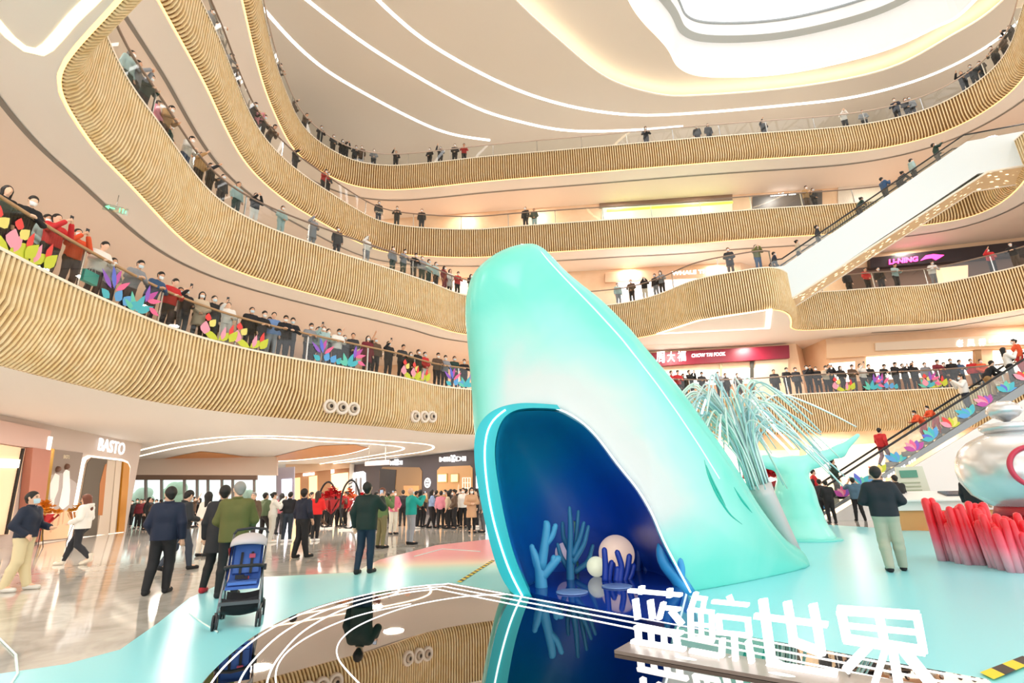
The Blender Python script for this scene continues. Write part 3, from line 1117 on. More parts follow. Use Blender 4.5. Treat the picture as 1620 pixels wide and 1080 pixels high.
sign(W2, [('周', [(1036, 577), (1050, 576), (1050, 558), (1036, 559)], .01), ('大', [(1054, 575), (1066, 574.5), (1066, 558), (1054, 558.5)], .01), ('福', [(1070, 573.5), (1083, 573), (1083, 557), (1070, 557.5)], .01), ('CHOW TAI FOOK', [(1092, 567.5), (1145, 564.5), (1145, 559), (1092, 562)], .02)],
     'shop_sign', 'long crimson sign with white characters on the second gallery', ([(1000, 562), (1245, 548), (1246, 568), (1000, 583)], .35, mat('7d0c28', .4)), d=.37)
W2R = Wall((20.6, 31.95), (34, 29.6))
structp(W2R, [(1311, 575), (1352, 572), (1352, 603), (1311, 606)], .02, .05, glow('fff2e2', 1.6), 'window_15', 'narrow bright window beside the timber pier', 'window')
structp(W2R, [(1370, 565), (1538, 556), (1538, 592), (1370, 602)], .02, .05, glow('fff2e2', 1.6), 'window_16', 'wide bright jewellery window at upper right of the lower escalator', 'window')
structp(W2R, [(1570, 555), (1700, 548), (1700, 585), (1570, 590)], .02, .05, glow('fff2e2', 1.6), 'window_17', 'bright window at the right edge behind the escalator top', 'window')
structp(W2R, [(1538, 548), (1548, 548), (1556, 640), (1546, 640)], .05, .2, mat('8e6a3e', .5), 'trim_42', 'brown post between the bright jewellery windows', 'trim')
structp(W2R, [(1305, 546), (1700, 522), (1700, 545), (1305, 568)], .02, .25, mat('e2bd96', .5), 'trim_43', 'peach header band above the jewellery windows', 'trim')
sign(W2R, [('老', [(1506, 552), (1516, 551.5), (1516, 540), (1506, 540.5)], .01), ('凤', [(1523, 551), (1534, 550.5), (1534, 539.5), (1523, 540)], .01), ('祥', [(1541, 550), (1551, 549.5), (1551, 538.5), (1541, 539)], .01), ('LAO FENG XIANG', [(1557, 545), (1606, 542), (1606, 537.5), (1557, 540)], .02)],
     'shop_sign', 'pale header sign with three white characters at the right', ([(1380, 545), (1640, 528), (1640, 546), (1380, 557)], .4, mat('d6c4ae', .45)), d=.42)

structp(W2, [(1000, 614), (1245, 604), (1245, 645), (1000, 655)], .03, .06, mat('a8794f', .4), 'reflection_band_right', 'slat reflection painted as a brown band below the bright window under the crimson sign', 'panelling')  # reflection of the slats in the rail glass, painted on the back wall
structp(W2R, [(1300, 606), (1700, 586), (1700, 640), (1300, 645)], .03, .06, mat('9c6d45', .4), 'reflection_band_right', 'slat reflection painted as a brown band below the jewellery windows', 'panelling')  # same painted slat reflection, as a brown sheet on this wall
# ---- third gallery
W3 = Wall((2, 34.2), (16.5, 33.2))
wall('wall_right', [(-22, 36), (2, 34.2), (16.5, 33.2), (17.8, 34.0), (34.5, 30.4), (38, 25)], 13, 16.9, m_peach, 'peach wall behind the third gallery')
structp(W3, [(975, 447), (1120, 438), (1120, 520), (975, 520)], .02, .06, glow('fff0ec', 1.5), 'window_18', 'bright shop window behind the third gallery group', 'window')
structp(W3, [(957, 434), (1125, 426), (1125, 440), (957, 448)], .02, .2, mat('cfa98a', .5), 'trim_44', 'tan header above the third gallery shop window', 'trim')
sign(W3, [('WHALE TI', [(1062, 437.5), (1112, 434.5), (1112, 428.5), (1062, 431.5)], .02)], 'shop_sign', 'white lettering sign above the third gallery shop window', d=.22)
W3R = Wall((17.8, 34.0), (34.5, 30.4))
structp(W3R, [(1340, 426), (1700, 392), (1700, 500), (1340, 500)], .02, .06, mat('6a5348', .35), 'window_19', 'dim brown shop window behind the pink logo sign', 'window')
structp(W3R, [(1480, 425), (1530, 420), (1530, 480), (1480, 480)], .06, .1, glow('e8c8a0', .8), 'window_20', 'lit panel inside the dim brown shop', 'window')
t = sign(W3R, [('LI-NING', [(1401, 423), (1446, 418), (1446, 410), (1401, 415)], .03, mat('ff3f9c', .4, 0, 2.5))], 'shop_sign', 'long black sign with glowing pink letters on the third gallery', ([(1372, 412), (1700, 376), (1700, 401), (1372, 428)], .45, mat('2a2328', .3)), d=.47)
mb = panel(W3R, [(1450, 417), (1458, 409), (1470, 407), (1487, 408.5), (1480, 413), (1474, 416), (1468, 413), (1460, 414)], .47, .52)
child(mb, 'logo_mark', mat('ff3f9c', .4, 0, 2.5), t)

# ---- fourth gallery
W4 = Wall((2, 35), (31, 32.8))
wall('wall_right', [(-22, 37), (2, 35), (31, 32.8), (36, 27)], 18.8, 22.85, m_peach, 'peach wall behind the fourth gallery')
structp(W4, [(948, 318), (1158, 305), (1158, 318), (948, 330)], .02, .1, mat('7d6350', .5), 'trim_45', 'brown header over the green lit shop on the fourth gallery', 'trim')
structp(W4, [(952, 327), (1158, 313), (1158, 370), (952, 370)], .02, .08, glow('b9c8a8', .5), 'window_21', 'green lit shop window on the fourth gallery', 'window')
structp(W4, [(960, 333), (1158, 320), (1158, 323), (960, 336)], .1, .16, glow('e6f03c', 1.2), 'trim_46', 'yellow light line in the green lit shop', 'light strip')
structp(W4, [(1190, 312), (1300, 302), (1300, 360), (1190, 360)], .02, .08, mat('4c4643', .4), 'window_22', 'dark shop window on the fourth gallery', 'window')
sign(W4, [('mobile tea', [(1218, 312), (1258, 309), (1258, 305), (1218, 308)], .02)], 'shop_sign', 'small white lettering sign over the dark fourth gallery window', d=.1)
structp(W4, [(1325, 296), (1400, 290), (1400, 350), (1325, 350)], .02, .08, mat('d7cbbb', .4), 'window_23', 'pale framed shop window beside the upper escalator', 'window')
wall('wall_back', [(-24, 20), (-24, 40), (2, 42), (34, 40), (42, 30)], 24.6, 28.9, mat('ddd2c8', .5), 'pale wall behind the top gallery')
wall('wall_left', [(-21, 2), (-21.5, 20), (-20, 37)], 6.4, 10.7, m_peach, 'peach wall behind the second gallery on the left')
wall('wall_left', [(-22, 0), (-22.5, 20), (-22, 36)], 13, 16.9, m_peach, 'peach wall behind the third gallery on the left')
wall('wall_left', [(-22, 2), (-23, 20), (-22, 37)], 18.8, 22.85, m_peach, 'peach wall behind the fourth gallery on the left')

# ------------------------------------------------------------------ gallery downlights
ln = 0
for L, E in EDGE.items():
    zc = ZS[L] - .02
    for u in np.arange(4, E.L - 2, 6.0):
        p, n = E.at(u, 3.0)
        area_lamp('downlight', (p[0], p[1], zc - .06), .9, {2: 150, 3: 160, 4: 125, 5: 120}[L], (1, .91, .82))
for u in np.arange(4, EDGE[5].L - 2, 8.0):
    p, n = EDGE[5].at(u, 3.5)
    area_lamp('downlight', (p[0], p[1], ZR - .1), .9, 120, (1, .92, .84))
for x, y in [(-15, 25), (-15, 33), (-8, 31), (-9, 40), (-22, 34), (-17, 46), (-24, 46), (-12, 20), (6, 31), (14, 30), (22, 29)]:
    area_lamp('downlight', (x, y, 4.62), .9, 190, (1, .92, .84))

# ================================================================== balustrades
def balustrade(L, a, b, name_label, spacing, railm, top=1.12, skip=()):
    E = EDGE[L]
    t = thing('glass_balustrade', name_label, 'balustrade', (*E.at((a + b) / 2, .12)[0], E.z))
    k = max(1, int(round((b - a) / spacing)))
    us = np.linspace(a, b, k + 1)
    for u0, u1 in zip(us[:-1], us[1:]):
        mb = MB()
        A = E.line(.115, E.z + .05, u0 + .03, u1 - .03, .5); B = E.line(.115, E.z + top - .04, u0 + .03, u1 - .03, .5)
        C_ = E.line(.13, E.z + .05, u0 + .03, u1 - .03, .5); D = E.line(.13, E.z + top - .04, u0 + .03, u1 - .03, .5)
        mb.strip(A, B)
        child(mb, 'glass_panel', GLASS, t)
    for u in us:
        p, n = E.at(u, .17)
        mb = MB().box((p[0], p[1], E.z + top / 2), (.05, .05, top), math.atan2(n[1], n[0]))
        child(mb, 'post', STEEL, t)
    mb = MB()
    mb.tube(E.line(.13, E.z + top, a, b, .4), .042, 8)
    child(mb, 'handrail', railm, t)
    return t


RAILW = mat('b08a62', .35)
RAILD = mat('8a7566', .4)
u2w = EDGE[2].find(745, .12, .5)
balustrade(2, 3, u2w + 2.0, 'glass balustrade with timber rail along the second gallery left of the whale', 2.7, RAILW)
balustrade(2, u2w + 2.0, EDGE[2].L - 6, 'glass balustrade along the second gallery right of the whale', 2.7, RAILD)
u3e = EDGE[3].find(1240, .12, .5, (380, 480), EDGE[3].find(1100, .12, .5, (400, 480)))
u3n = EDGE[3].find(170, .12, .5, (20, 130))
balustrade(3, u3n - 9, u3e - 1.6, 'glass balustrade sweeping round the third gallery to the escalator landing', 3.0, RAILD)
balustrade(3, u3e + 2.2, EDGE[3].L - 4, 'glass balustrade of the third gallery under the upper escalator', 3.0, RAILD)
balustrade(4, 2, EDGE[4].L - 14.5, 'glass balustrade along the fourth gallery', 3.2, RAILD)
balustrade(5, 2, EDGE[5].L - 2, 'glass balustrade along the top gallery', 3.2, mat('c9b3a4', .35))

# lotus prints stuck on the glass of the second gallery
PETAL = ['c04fa8', '5d6fd8', 'ef6a9a', '46b7c8', '63c9b5', '5aa4e0', 'c9d13a', 'ef9fb5', 'e8423e', '8e5bc8', 'e9dc7a']
PM = [mat(c, .5) for c in PETAL]


def petal(mb, E, u, z, ang, ln, wd, mi, off=.10):
    pts = []
    prof = [(0, 0), (.22, .7), (.45, .9), (.75, .5), (1, 0), (.75, -.5), (.45, -.9), (.22, -.7)]
    vs = []
    for a, c in prof:
        du = math.cos(ang) * a * ln - math.sin(ang) * c * wd
        dz = math.sin(ang) * a * ln + math.cos(ang) * c * wd
        p, n = E.at(u + du, off)
        vs.append((p[0], p[1], max(E.z + .055, min(E.z + 1.06, z + dz))))
    mb.mi(mi)
    mb.add(vs, [tuple(range(8))])


def lotus(E, u, kind, label):
    p, n = E.at(u, .1)
    t = thing('lotus_glass_print', label, 'glass sticker', (p[0], p[1], E.z + .06), 'lotus prints on the second gallery glass')
    z = E.z
    specs = {0: [(.0, .45, 75, .55, .09, 0), (.05, .42, 105, .6, .09, 1), (.1, .4, 45, .5, .09, 2), (-.05, .4, 135, .5, .09, 9), (-.05, .12, 150, .3, .14, 3), (.15, .12, 70, .35, .16, 5), (.4, .1, 60, .35, .16, 5), (.65, .08, 60, .3, .14, 3)],
             1: [(0, .08, 110, .5, .12, 4), (.05, .08, 70, .55, .13, 3), (.1, .08, 35, .55, .12, 3), (.3, .5, 50, .5, .10, 0), (.35, .5, 20, .45, .09, 2), (.3, .45, 85, .5, .09, 9), (.45, .35, -20, .35, .1, 2), (-.02, .08, 150, .4, .1, 4)],
             2: [(0, .08, 160, .6, .14, 6), (.0, .08, 40, .5, .15, 6), (.1, .1, 80, .45, .1, 7), (-.35, .45, 60, .3, .14, 10), (-.5, .15, 90, .4, .2, 7), (-.45, .6, 90, .25, .13, 8), (.35, .3, 80, .4, .09, 8), (.35, .1, 60, .45, .16, 6)]}[kind]
    for i, (du, dz, ang, ln, wd, mi) in enumerate(specs):
        mb = MB()
        petal(mb, E, u + du, z + .05 + dz, math.radians(ang), ln * 1.12, wd * .95, 0, .095 - i * .003)
        child(mb, 'petal', PM[mi], t)


LP = [(18, 2), (50, 2), (175, 0), (215, 1), (345, 2), (398, 2), (508, 0), (548, 1), (650, 2), (664, 2), (716, 0), (736, 1), (1335, 2), (1375, 1), (1395, 0), (1462, 1), (1480, 2)]
kinds = ['violet and pink lotus print over blue leaves', 'turquoise leaf print with a pink flower', 'yellow leaf and pink bulb print']
ordw = 'first second third fourth fifth sixth seventh eighth ninth tenth eleventh twelfth thirteenth fourteenth fifteenth sixteenth seventeenth eighteenth nineteenth twentieth'.split()
tens = {20: 'twenty', 30: 'thirty', 40: 'forty', 50: 'fifty', 60: 'sixty', 70: 'seventy'}


def ordinal(i):
    if i <= 20:
        return ordw[i - 1]
    if i % 10 == 0:
        return tens[i][:-1] + 'ieth'
    return tens[i // 10 * 10] + '-' + ordw[i % 10 - 1]


for i, (px, k) in enumerate(LP):
    lotus(EDGE[2], EDGE[2].find(px, .12, .4), k, '%s on second gallery glass, %s from left' % (kinds[k], ordinal(i + 1)))

# air nozzles in the slat band
def band_point(E, px, py, o=-.10):
    best = None
    for z in np.arange(E.z - E.H, E.z, .05):
        u = E.find(px, o, z - E.z)
        p, n = E.at(u, o)
        X, Y = proj((p[0], p[1], z))
        e = abs(X - px) + abs(Y - py)
        if best is None or e < best[0]:
            best = (e, np.array([p[0], p[1], z]), n)
    return best[1], best[2]


for i, (px, py) in enumerate([(523, 643), (541, 645), (559, 647), (657, 658), (671, 659), (684, 660)]):
    p, n = band_point(EDGE[2], px, py)
    t = thing('air_nozzle', 'round white air nozzle in the slat band, %s of six from the left' % ordinal(i + 1), 'air nozzle', tuple(p), 'air nozzles in the slat band')
    t.rotation_euler = (math.pi / 2, 0, math.atan2(n[1], n[0]) + math.pi / 2 + math.pi)
    R_ = .27
    MB().lathe([(R_, -.08), (R_, .05), (R_ * .92, .09), (R_ * .62, .05), (R_ * .55, -.02), (R_ * .5, -.06)], (0, 0, 0), 24).build('rim', mat('efe3d6', .4), t)
    MB().lathe([(R_ * .48, .0), (R_ * .48, .07), (R_ * .30, .15), (R_ * .28, .1), (.01, .09)], (0, 0, 0), 20).build('jet_cone', mat('cbb9a6', .4), t)
    MB().lathe([(R_ * .26, .105), (R_ * .26, .125), (.01, .125)], (0, 0, 0), 16).build('outlet', mat('2e2420', .5), t)

# ================================================================== mirror stage and whale
m_mirror, nt, b = nmat('stage_mirror')
b.inputs['Base Color'].default_value = lin('9a9088') + (1,)
b.inputs['Metallic'].default_value = 1.0
b.inputs['Roughness'].default_value = .015
ZP = .12
plat = [onz(x, y, ZP)[:2] for x, y in [(320, 1080), (355, 1043), (400, 1006), (440, 984), (480, 966), (520, 953), (560, 943), (600, 934), (640, 928), (680, 924), (715, 922)]]
arc = smooth_curve([(-2.0, 3.4)] + plat, .1, .25)
pa = arc[-1]
pb = onz(1562, 1074, ZP)[:2]
pc = onz(1600, 1110, ZP)[:2]
poly = [tuple(p) for p in arc] + [tuple(pb), tuple(pc), (2.6, 2.2), (-.6, 2.0)]
t = thing('mirror_stage', 'low mirrored stage with inset light lines before the whale', 'stage', (0, 5.5, 0))
mb = MB().prism([(x, y, .005) for x, y in poly], (0, 0, ZP - .005))
child(mb, 'deck', m_mirror, t)
P2 = np.array(poly[:len(arc) + 2])


def inset(d):
    A = np.array([tuple(p) for p in arc] + [tuple(pb)])
    k = len(arc) - 1
    T = np.gradient(arc, axis=0); T /= np.linalg.norm(T, axis=1)[:, None]
    N = np.stack([T[:, 1], -T[:, 0]], 1)
    left = arc + N * d
    dr = (pb - pa) / np.linalg.norm(pb - pa)
    nr = np.array([dr[1], -dr[0]])
    if nr @ (np.array([0, 5]) - pa) < 0:
        nr = -nr
    right = [pa + nr * d + dr * s for s in np.linspace(-1.0, np.linalg.norm(pb - pa) - .05, 60)]
    # cut both where they cross
    best = min(((np.linalg.norm(a - c), i, j) for i, a in enumerate(left) if i > len(left) // 2 for j, c in enumerate(right)), key=lambda q: q[0])
    return np.concatenate([left[:best[1] + 1], np.array(right[best[2]:])])


for d in (.06, .26, .46):
    mb = MB()
    mb.tube([(p[0], p[1], ZP + .001) for p in inset(d)], .0075, 5, False)
    child(mb, 'light_line', mat('ffffff', .4, 0, 1.3), t)
mb = MB()
q = smooth_curve([onz(x, y, ZP)[:2] for x, y in [(588, 1100), (550, 1062), (532, 1035), (540, 1010), (575, 985), (650, 958), (735, 943), (800, 940)]], .08, .15)
mb.tube([(p[0], p[1], ZP + .001) for p in q], .006, 5, False)
child(mb, 'light_line', mat('ffffff', .4, 0, 1.3), t)
mb = MB()
q = smooth_curve([onz(x, y, ZP)[:2] for x, y in [(438, 1090), (436, 1060), (455, 1030), (500, 1000), (570, 972), (650, 955)]], .08, .15)
mb.tube([(p[0], p[1], ZP + .001) for p in q], .006, 5, False)
child(mb, 'light_line', mat('ffffff', .4, 0, 1.3), t)
mb = MB()
mb.tube([(p[0], p[1], ZP - .04) for p in inset(-.012)], .02, 5, False)
child(mb, 'metal_edging', mat('6f6660', .3, .8), t)

# ---- whale on a bent sheet: y = YB(x)
def YB(x):
    return 7.75 + .55 * np.maximum(0, x - 2.0) ** 1.15


def sheet(px, py, off=0.0):
    d = ray(px, py)
    lo, hi = 2.0, 30.0
    for _ in range(50):
        t_ = (lo + hi) / 2
        p = EYE + d * t_
        if p[1] > YB(p[0]) + off: hi = t_
        else: lo = t_
    p = EYE + d * lo
    return np.array([p[0], p[2]])


WO = [(838, 946), (815, 938), (796, 909), (780, 861), (765, 794), (757, 742), (755, 690), (752, 655), (748, 593), (741, 515), (738, 475), (742, 440), (753, 414), (783, 391), (812, 379), (838, 375), (855, 381), (873, 397), (907, 430), (953, 470), (1000, 521), (1033, 561), (1083, 623), (1117, 670), (1147, 711), (1178, 757), (1205, 803), (1235, 845), (1262, 876), (1290, 898), (1255, 925), (1180, 950), (1092, 958)]
MO = [(839, 950), (818, 894), (802, 842), (787, 768), (782, 715), (787, 680), (799, 658), (822, 648), (867, 647), (890, 653), (922, 672), (946, 697), (974, 735), (1007, 776), (1030, 816), (1044, 850), (1067, 894), (1085, 927), (1094, 958)]
wo = np.array([sheet(*p) for p in WO])
mo = np.array([sheet(*p) for p in MO])


def spl(P, n=6):
    Q = []
    k = len(P)
    for i in range(k):
        p0, p1, p2, p3 = P[i - 1], P[i], P[(i + 1) % k], P[(i + 2) % k]
        for t_ in np.linspace(0, 1, n, endpoint=False):
            Q.append(.5 * (2 * p1 + (p2 - p0) * t_ + (2 * p0 - 5 * p1 + 4 * p2 - p3) * t_ ** 2 + (3 * p1 - p0 - 3 * p2 + p3) * t_ ** 3))
    return np.array(Q)


def sdf2(P, X, Z):
    """signed distance to closed polygon, arrays"""
    d = np.full(X.shape, 1e9); sgn = np.zeros(X.shape, bool)
    for i in range(len(P)):
        a = P[i - 1]; c = P[i]
        e = c - a
        t_ = np.clip(((X - a[0]) * e[0] + (Z - a[1]) * e[1]) / max(1e-9, e @ e), 0, 1)
        d = np.minimum(d, (X - a[0] - e[0] * t_) ** 2 + (Z - a[1] - e[1] * t_) ** 2)
        cr = ((a[1] > Z) != (c[1] > Z)) & (X < e[0] * (Z - a[1]) / (e[1] if abs(e[1]) > 1e-9 else 1e-9) + a[0])
        sgn ^= cr
    d = np.sqrt(d)
    return np.where(sgn, -d, d)


def smax(a, c, k):
    h = np.maximum(k - np.abs(a - c), 0) / k
    return np.maximum(a, c) + h * h * k * .25


VX = .05
wop = spl(wo, 4)
xs_ = np.arange(wop[:, 0].min() - .3, wop[:, 0].max() + .3, VX)
zs_ = np.arange(-.1, wop[:, 1].max() + .25, VX)
GX, GZ = np.meshgrid(xs_, zs_, indexing='ij')
D2 = sdf2(wop, GX, GZ)
mob = mo.copy()
mob[0] += (0, -.6); mob[-1] += (0, -.6)
DM = sdf2(mob, GX, GZ)
vs_ = np.arange(-.35, 3.6, VX)
fld = Field((0, 0, 0), (1, 1, 1), .5)
fld.vox = 1.0
V3 = vs_[None, :, None]
HD = (1.75 - .15 * GZ)[:, None, :]           # half depth shrinking upwards
d2 = D2[:, None, :]; dm = DM[:, None, :]
bulge = .22 * np.clip(-d2 / 1.2, 0, 1) ** .5
dv = np.maximum(-(V3 + bulge) + .22, V3 - 2 * HD + .15)
grow_ = (.09 + .15 * np.clip((GX - .3) / 2.5, 0, 1) + .10 * np.clip((GZ - 5.2) / 1.0, 0, 1))[:, None, :]
body = smax(d2 - grow_ + .0 * V3 + .10 * np.clip((V3 - .3), 0, 9) ** 1.0 * .35, dv, .42)
cave = smax(dm - .0, V3 - 2.3, .3)
body = smax(body, -cave, .10)
fld.g = body.astype(np.float32)
fld.n = np.array(body.shape)
fld.lo = np.zeros(3)
fld.vox = 1.0
Vw, Fw = fld.polys()
Vw = np.stack([xs_[0] + Vw[:, 0] * VX, vs_[0] + Vw[:, 1] * VX, zs_[0] + Vw[:, 2] * VX], 1)


def bend(V):
    V = V.copy()
    V[:, 1] += YB(V[:, 0])
    return V


Vb = bend(Vw)
Vb[:, 2] = np.maximum(Vb[:, 2], .005)
t = thing('whale_sculpture', 'huge leaping turquoise whale sculpture with an open blue mouth', 'sculpture', (1.5, 9.0, 0))
m_whale, nt, b = nmat('whale_paint')
at = nt.nodes.new('ShaderNodeAttribute'); at.attribute_name = 'belly'
nz = noise(nt, opos(nt), .7, 3, 1.0)
ma = nt.nodes.new('ShaderNodeMath'); ma.operation = 'MULTIPLY_ADD'
ma.inputs[1].default_value = .55; ma.inputs[2].default_value = -.27
nt.links.new(nz, ma.inputs[0])
ad = nt.nodes.new('ShaderNodeMath'); ad.operation = 'ADD'
nt.links.new(at.outputs['Fac'], ad.inputs[0]); nt.links.new(ma.outputs[0], ad.inputs[1])
nt.links.new(ramp(nt, ad.outputs[0], [(0, '70d9ca'), (.3, '8fe0d4'), (.55, 'abdcd6'), (.8, 'cfd8d6'), (1, 'd6d9d8')]), b.inputs['Base Color'])
b.inputs['Roughness'].default_value = .32
Vl = Vb - np.array([1.5, 9.0, 0])
me = quad_mesh('body', Vl, Fw)
# painted belly: pale beside the mouth and up the middle of the throat
dmv = sdf2(mob, Vw[:, 0], Vw[:, 2])
dov = -sdf2(wop, Vw[:, 0], Vw[:, 2])
pale = np.clip(1.1 - dmv / 1.7, 0, 1) * np.clip((dov - .02) / .55, 0, 1) ** .7
pale *= np.where(Vw[:, 1] > .5, 0, 1)
pale = pale * np.clip((Vw[:, 2] - .35) / .9, 0, 1)
a_ = me.attributes.new('belly', 'FLOAT', 'POINT')
a_.data.foreach_set('value', pale.astype(np.float32))
bo = link('body', me, t, [m_whale])


def on_sheet(P, off):
    return [np.array([p[0], YB(p[0]) + off, p[1]]) for p in P]


# mouth cavity lining
mop = spl(mo, 4)[:len(mo) * 4 - 4]
mop = np.array([p for p in mop if True])
keep = []
k = len(MO)
Q = []
for i in range(k - 1):
    for t_ in np.linspace(0, 1, 5, endpoint=False):
        p0, p1, p2, p3 = mo[max(i - 1, 0)], mo[i], mo[i + 1], mo[min(i + 2, k - 1)]
        Q.append(.5 * (2 * p1 + (p2 - p0) * t_ + (2 * p0 - 5 * p1 + 4 * p2 - p3) * t_ ** 2 + (3 * p1 - p0 - 3 * p2 + p3) * t_ ** 3))
Q.append(mo[-1])
Q = np.array(Q)
cen = np.array([Q[:, 0].mean() + .2, .9])
mb = MB(); mb.smooth = True
rings = []
for v, s_ in [(-.02, .985), (.3, .975), (.8, .965), (1.3, .93), (1.75, .84), (2.05, .62), (2.2, .3), (2.22, .02)]:
    R_ = cen + (Q - cen) * s_
    R_[:, 1] = np.where(Q[:, 1] < .3, Q[:, 1], R_[:, 1])
    rings.append([np.array([p[0], YB(p[0]) + v, max(.01, p[1])]) for p in R_])
nr_ = len(rings[0])
mb.add([p for r_ in rings for p in r_], [(i * nr_ + j, i * nr_ + j + 1, (i + 1) * nr_ + j + 1, (i + 1) * nr_ + j) for i in range(len(rings) - 1) for j in range(nr_ - 1)])
m_cav, nt, b = nmat('mouth_led_glow_paint')  # blue LED light of the mouth painted in as a teal to navy gradient
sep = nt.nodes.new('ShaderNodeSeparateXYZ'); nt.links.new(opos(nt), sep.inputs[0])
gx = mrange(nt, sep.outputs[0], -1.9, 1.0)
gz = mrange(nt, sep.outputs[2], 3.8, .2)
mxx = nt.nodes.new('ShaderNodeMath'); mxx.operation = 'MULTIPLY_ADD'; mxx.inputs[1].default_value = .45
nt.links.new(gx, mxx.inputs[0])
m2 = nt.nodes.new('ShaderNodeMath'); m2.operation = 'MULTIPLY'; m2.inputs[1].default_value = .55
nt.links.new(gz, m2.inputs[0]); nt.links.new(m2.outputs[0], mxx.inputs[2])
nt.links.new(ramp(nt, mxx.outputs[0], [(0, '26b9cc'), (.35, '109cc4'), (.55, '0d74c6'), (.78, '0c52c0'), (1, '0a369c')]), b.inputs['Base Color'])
b.inputs['Roughness'].default_value = .35
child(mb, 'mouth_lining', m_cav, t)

# jaw: saturated turquoise band round the left of the mouth
jl = [(838, 946), (813, 938), (793, 909), (777, 861), (762, 794), (753, 742), (752, 695), (762, 668), (785, 649), (825, 640), (880, 643)]
jr = [(885, 650), (867, 648), (822, 649), (799, 660), (788, 682), (783, 715), (789, 768), (804, 842), (820, 894), (845, 950)]
jo = [sheet(*p) for p in jl]; ji = [sheet(*p) for p in jr]
JP = np.array(jo + ji)
mb = MB()
def fine(P):
    P = np.array(P)
    Q_ = smooth_curve(P, .06, .10)
    Q_[0] = P[0]; Q_[-1] = P[-1]
    return list(Q_)


JP = np.array(fine(jo) + fine(ji))
A = on_sheet(JP, -.17)
mb.prism(A, (0, .5, 0))
o = child(mb, 'jaw', mat('19b8c4', .3), t)
mod = o.modifiers.new('round', 'BEVEL'); mod.width = .05; mod.segments = 3; mod.limit_method = 'ANGLE'
# strips and grooves laid on the real surface
from mathutils.bvhtree import BVHTree
bvh = BVHTree.FromPolygons([tuple(p) for p in Vb], [tuple(int(i) for i in f) for f in Fw])


def on_skin(pts, off=.0, step=6):
    Q_ = []
    for a, c in zip(pts[:-1], pts[1:]):
        k = max(1, int(math.dist(a, c) / step))
        for i in range(k):
            Q_.append((a[0] + (c[0] - a[0]) * i / k, a[1] + (c[1] - a[1]) * i / k))
    Q_.append(pts[-1])
    res = []
    for x, y in Q_:
        d = ray(x, y)
        h = bvh.ray_cast(Vector(EYE), Vector(d))
        if h[0] is not None:
            res.append(np.array(h[0]) + np.array(h[1]) * off)
    res = np.array(res)
    for _ in range(4):
        res[1:-1] = (res[:-2] + 2 * res[1:-1] + res[2:]) / 4
    return list(res)


# light strips
mb = MB()
q = smooth_curve([sheet(*p) for p in [(828, 942), (804, 894), (780, 816), (769, 745), (769, 697), (779, 668), (800, 651)]], .08, .1)
mb.tube(on_sheet(q, -.18), .014, 6)
child(mb, 'light_strip', mat('e8ffff', .4, 0, 1.5), t)
mb = MB()
q = smooth_curve([sheet(*p) for p in [(870, 646), (890, 651), (922, 671), (946, 696), (974, 734), (1007, 775), (1030, 815), (1044, 850), (1067, 894), (1088, 934)]], .08, .1)
mb.tube(on_sheet(q, -.12), .013, 6)
child(mb, 'light_strip', mat('e8ffff', .4, 0, 1.5), t)
mb = MB()
mb.tube(on_skin([(772, 408), (790, 396), (812, 388), (836, 385), (850, 391), (866, 411), (893, 440), (938, 486), (983, 535), (1038, 606), (1073, 655), (1108, 708), (1138, 757)]), .014, 6)
child(mb, 'light_strip', mat('e6fff8', .4, 0, .35), t)
# skin grooves behind the eye
for pts in ([(1114, 727), (1120, 752), (1135, 785), (1155, 815), (1174, 829)], [(1161, 770), (1172, 790), (1190, 811)], [(1117, 735), (1128, 764), (1148, 800)]):
    mb = MB()
    q = on_skin(pts, .0, 5)
    k = len(q)
    mb.tube(q, [.004 + .020 * math.sin(math.pi * i / (k - 1)) for i in range(k)], 6)
    child(mb, 'skin_groove', mat('2fb7a4', .4), t)

# interior floor of the whale: dark blue gloss
m, nt, b = nmat('deep_blue_gloss')
b.inputs['Base Color'].default_value = lin('0b2f86') + (1,)
b.inputs['Roughness'].default_value = .05
fl = [onz(x, y, .125) for x, y in [(826, 940), (1000, 985), (1095, 958)]]
mb = MB()
P = [onz(826, 941, .06), onz(1000, 986, .06), onz(1110, 1008, .06), onz(1096, 955, .06)]
P += [np.array([2.4, 9.6, .06]), np.array([.6, 9.6, .06])]
mb.prism(P, (0, 0, .062))
add_props(mb.build('stage_floor', m), 'glossy deep blue floor inside the whale mouth', 'stage')

# corals and pearls inside
TEALC = mat('2c8fb8', .5)


def coral(path_list, m, label, loc, name='coral', thick=.05):
    t = thing(name, label, 'coral', loc)
    for pts, r0, r1 in path_list:
        mb = MB()
        k = 10
        q = []
        for i in range(k + 1):
            f = i / k * (len(pts) - 1); j = min(int(f), len(pts) - 2); g = f - j
            a = np.array(pts[j], float); c = np.array(pts[j + 1], float)
            q.append(a + (c - a) * g)
        q = np.array(q)
        for _ in range(2):
            q[1:-1] = (q[:-2] + 2 * q[1:-1] + q[2:]) / 4
        rs = [r0 + (r1 - r0) * i / k for i in range(k + 1)]
        rs = rs[:-1] + [rs[-1] * .9]
        tip = q[-1] + (q[-1] - q[-2]) / max(1e-6, np.linalg.norm(q[-1] - q[-2])) * rs[-1] * .6
        mb.tube(list(q) + [tip], rs + [rs[-1] * .35], 10)
        mb.build('branch', m, t)
    return t


def pxc(px0, py0, y):
    """local metre offsets on an upright plane at depth y from photo pixels"""
    base = ony(px0, py0, y)
    return base, (lambda x, yy, dy=0.0: tuple(np.array(ony(x, yy, y + dy)) - base + np.array([0, 0, 0])))


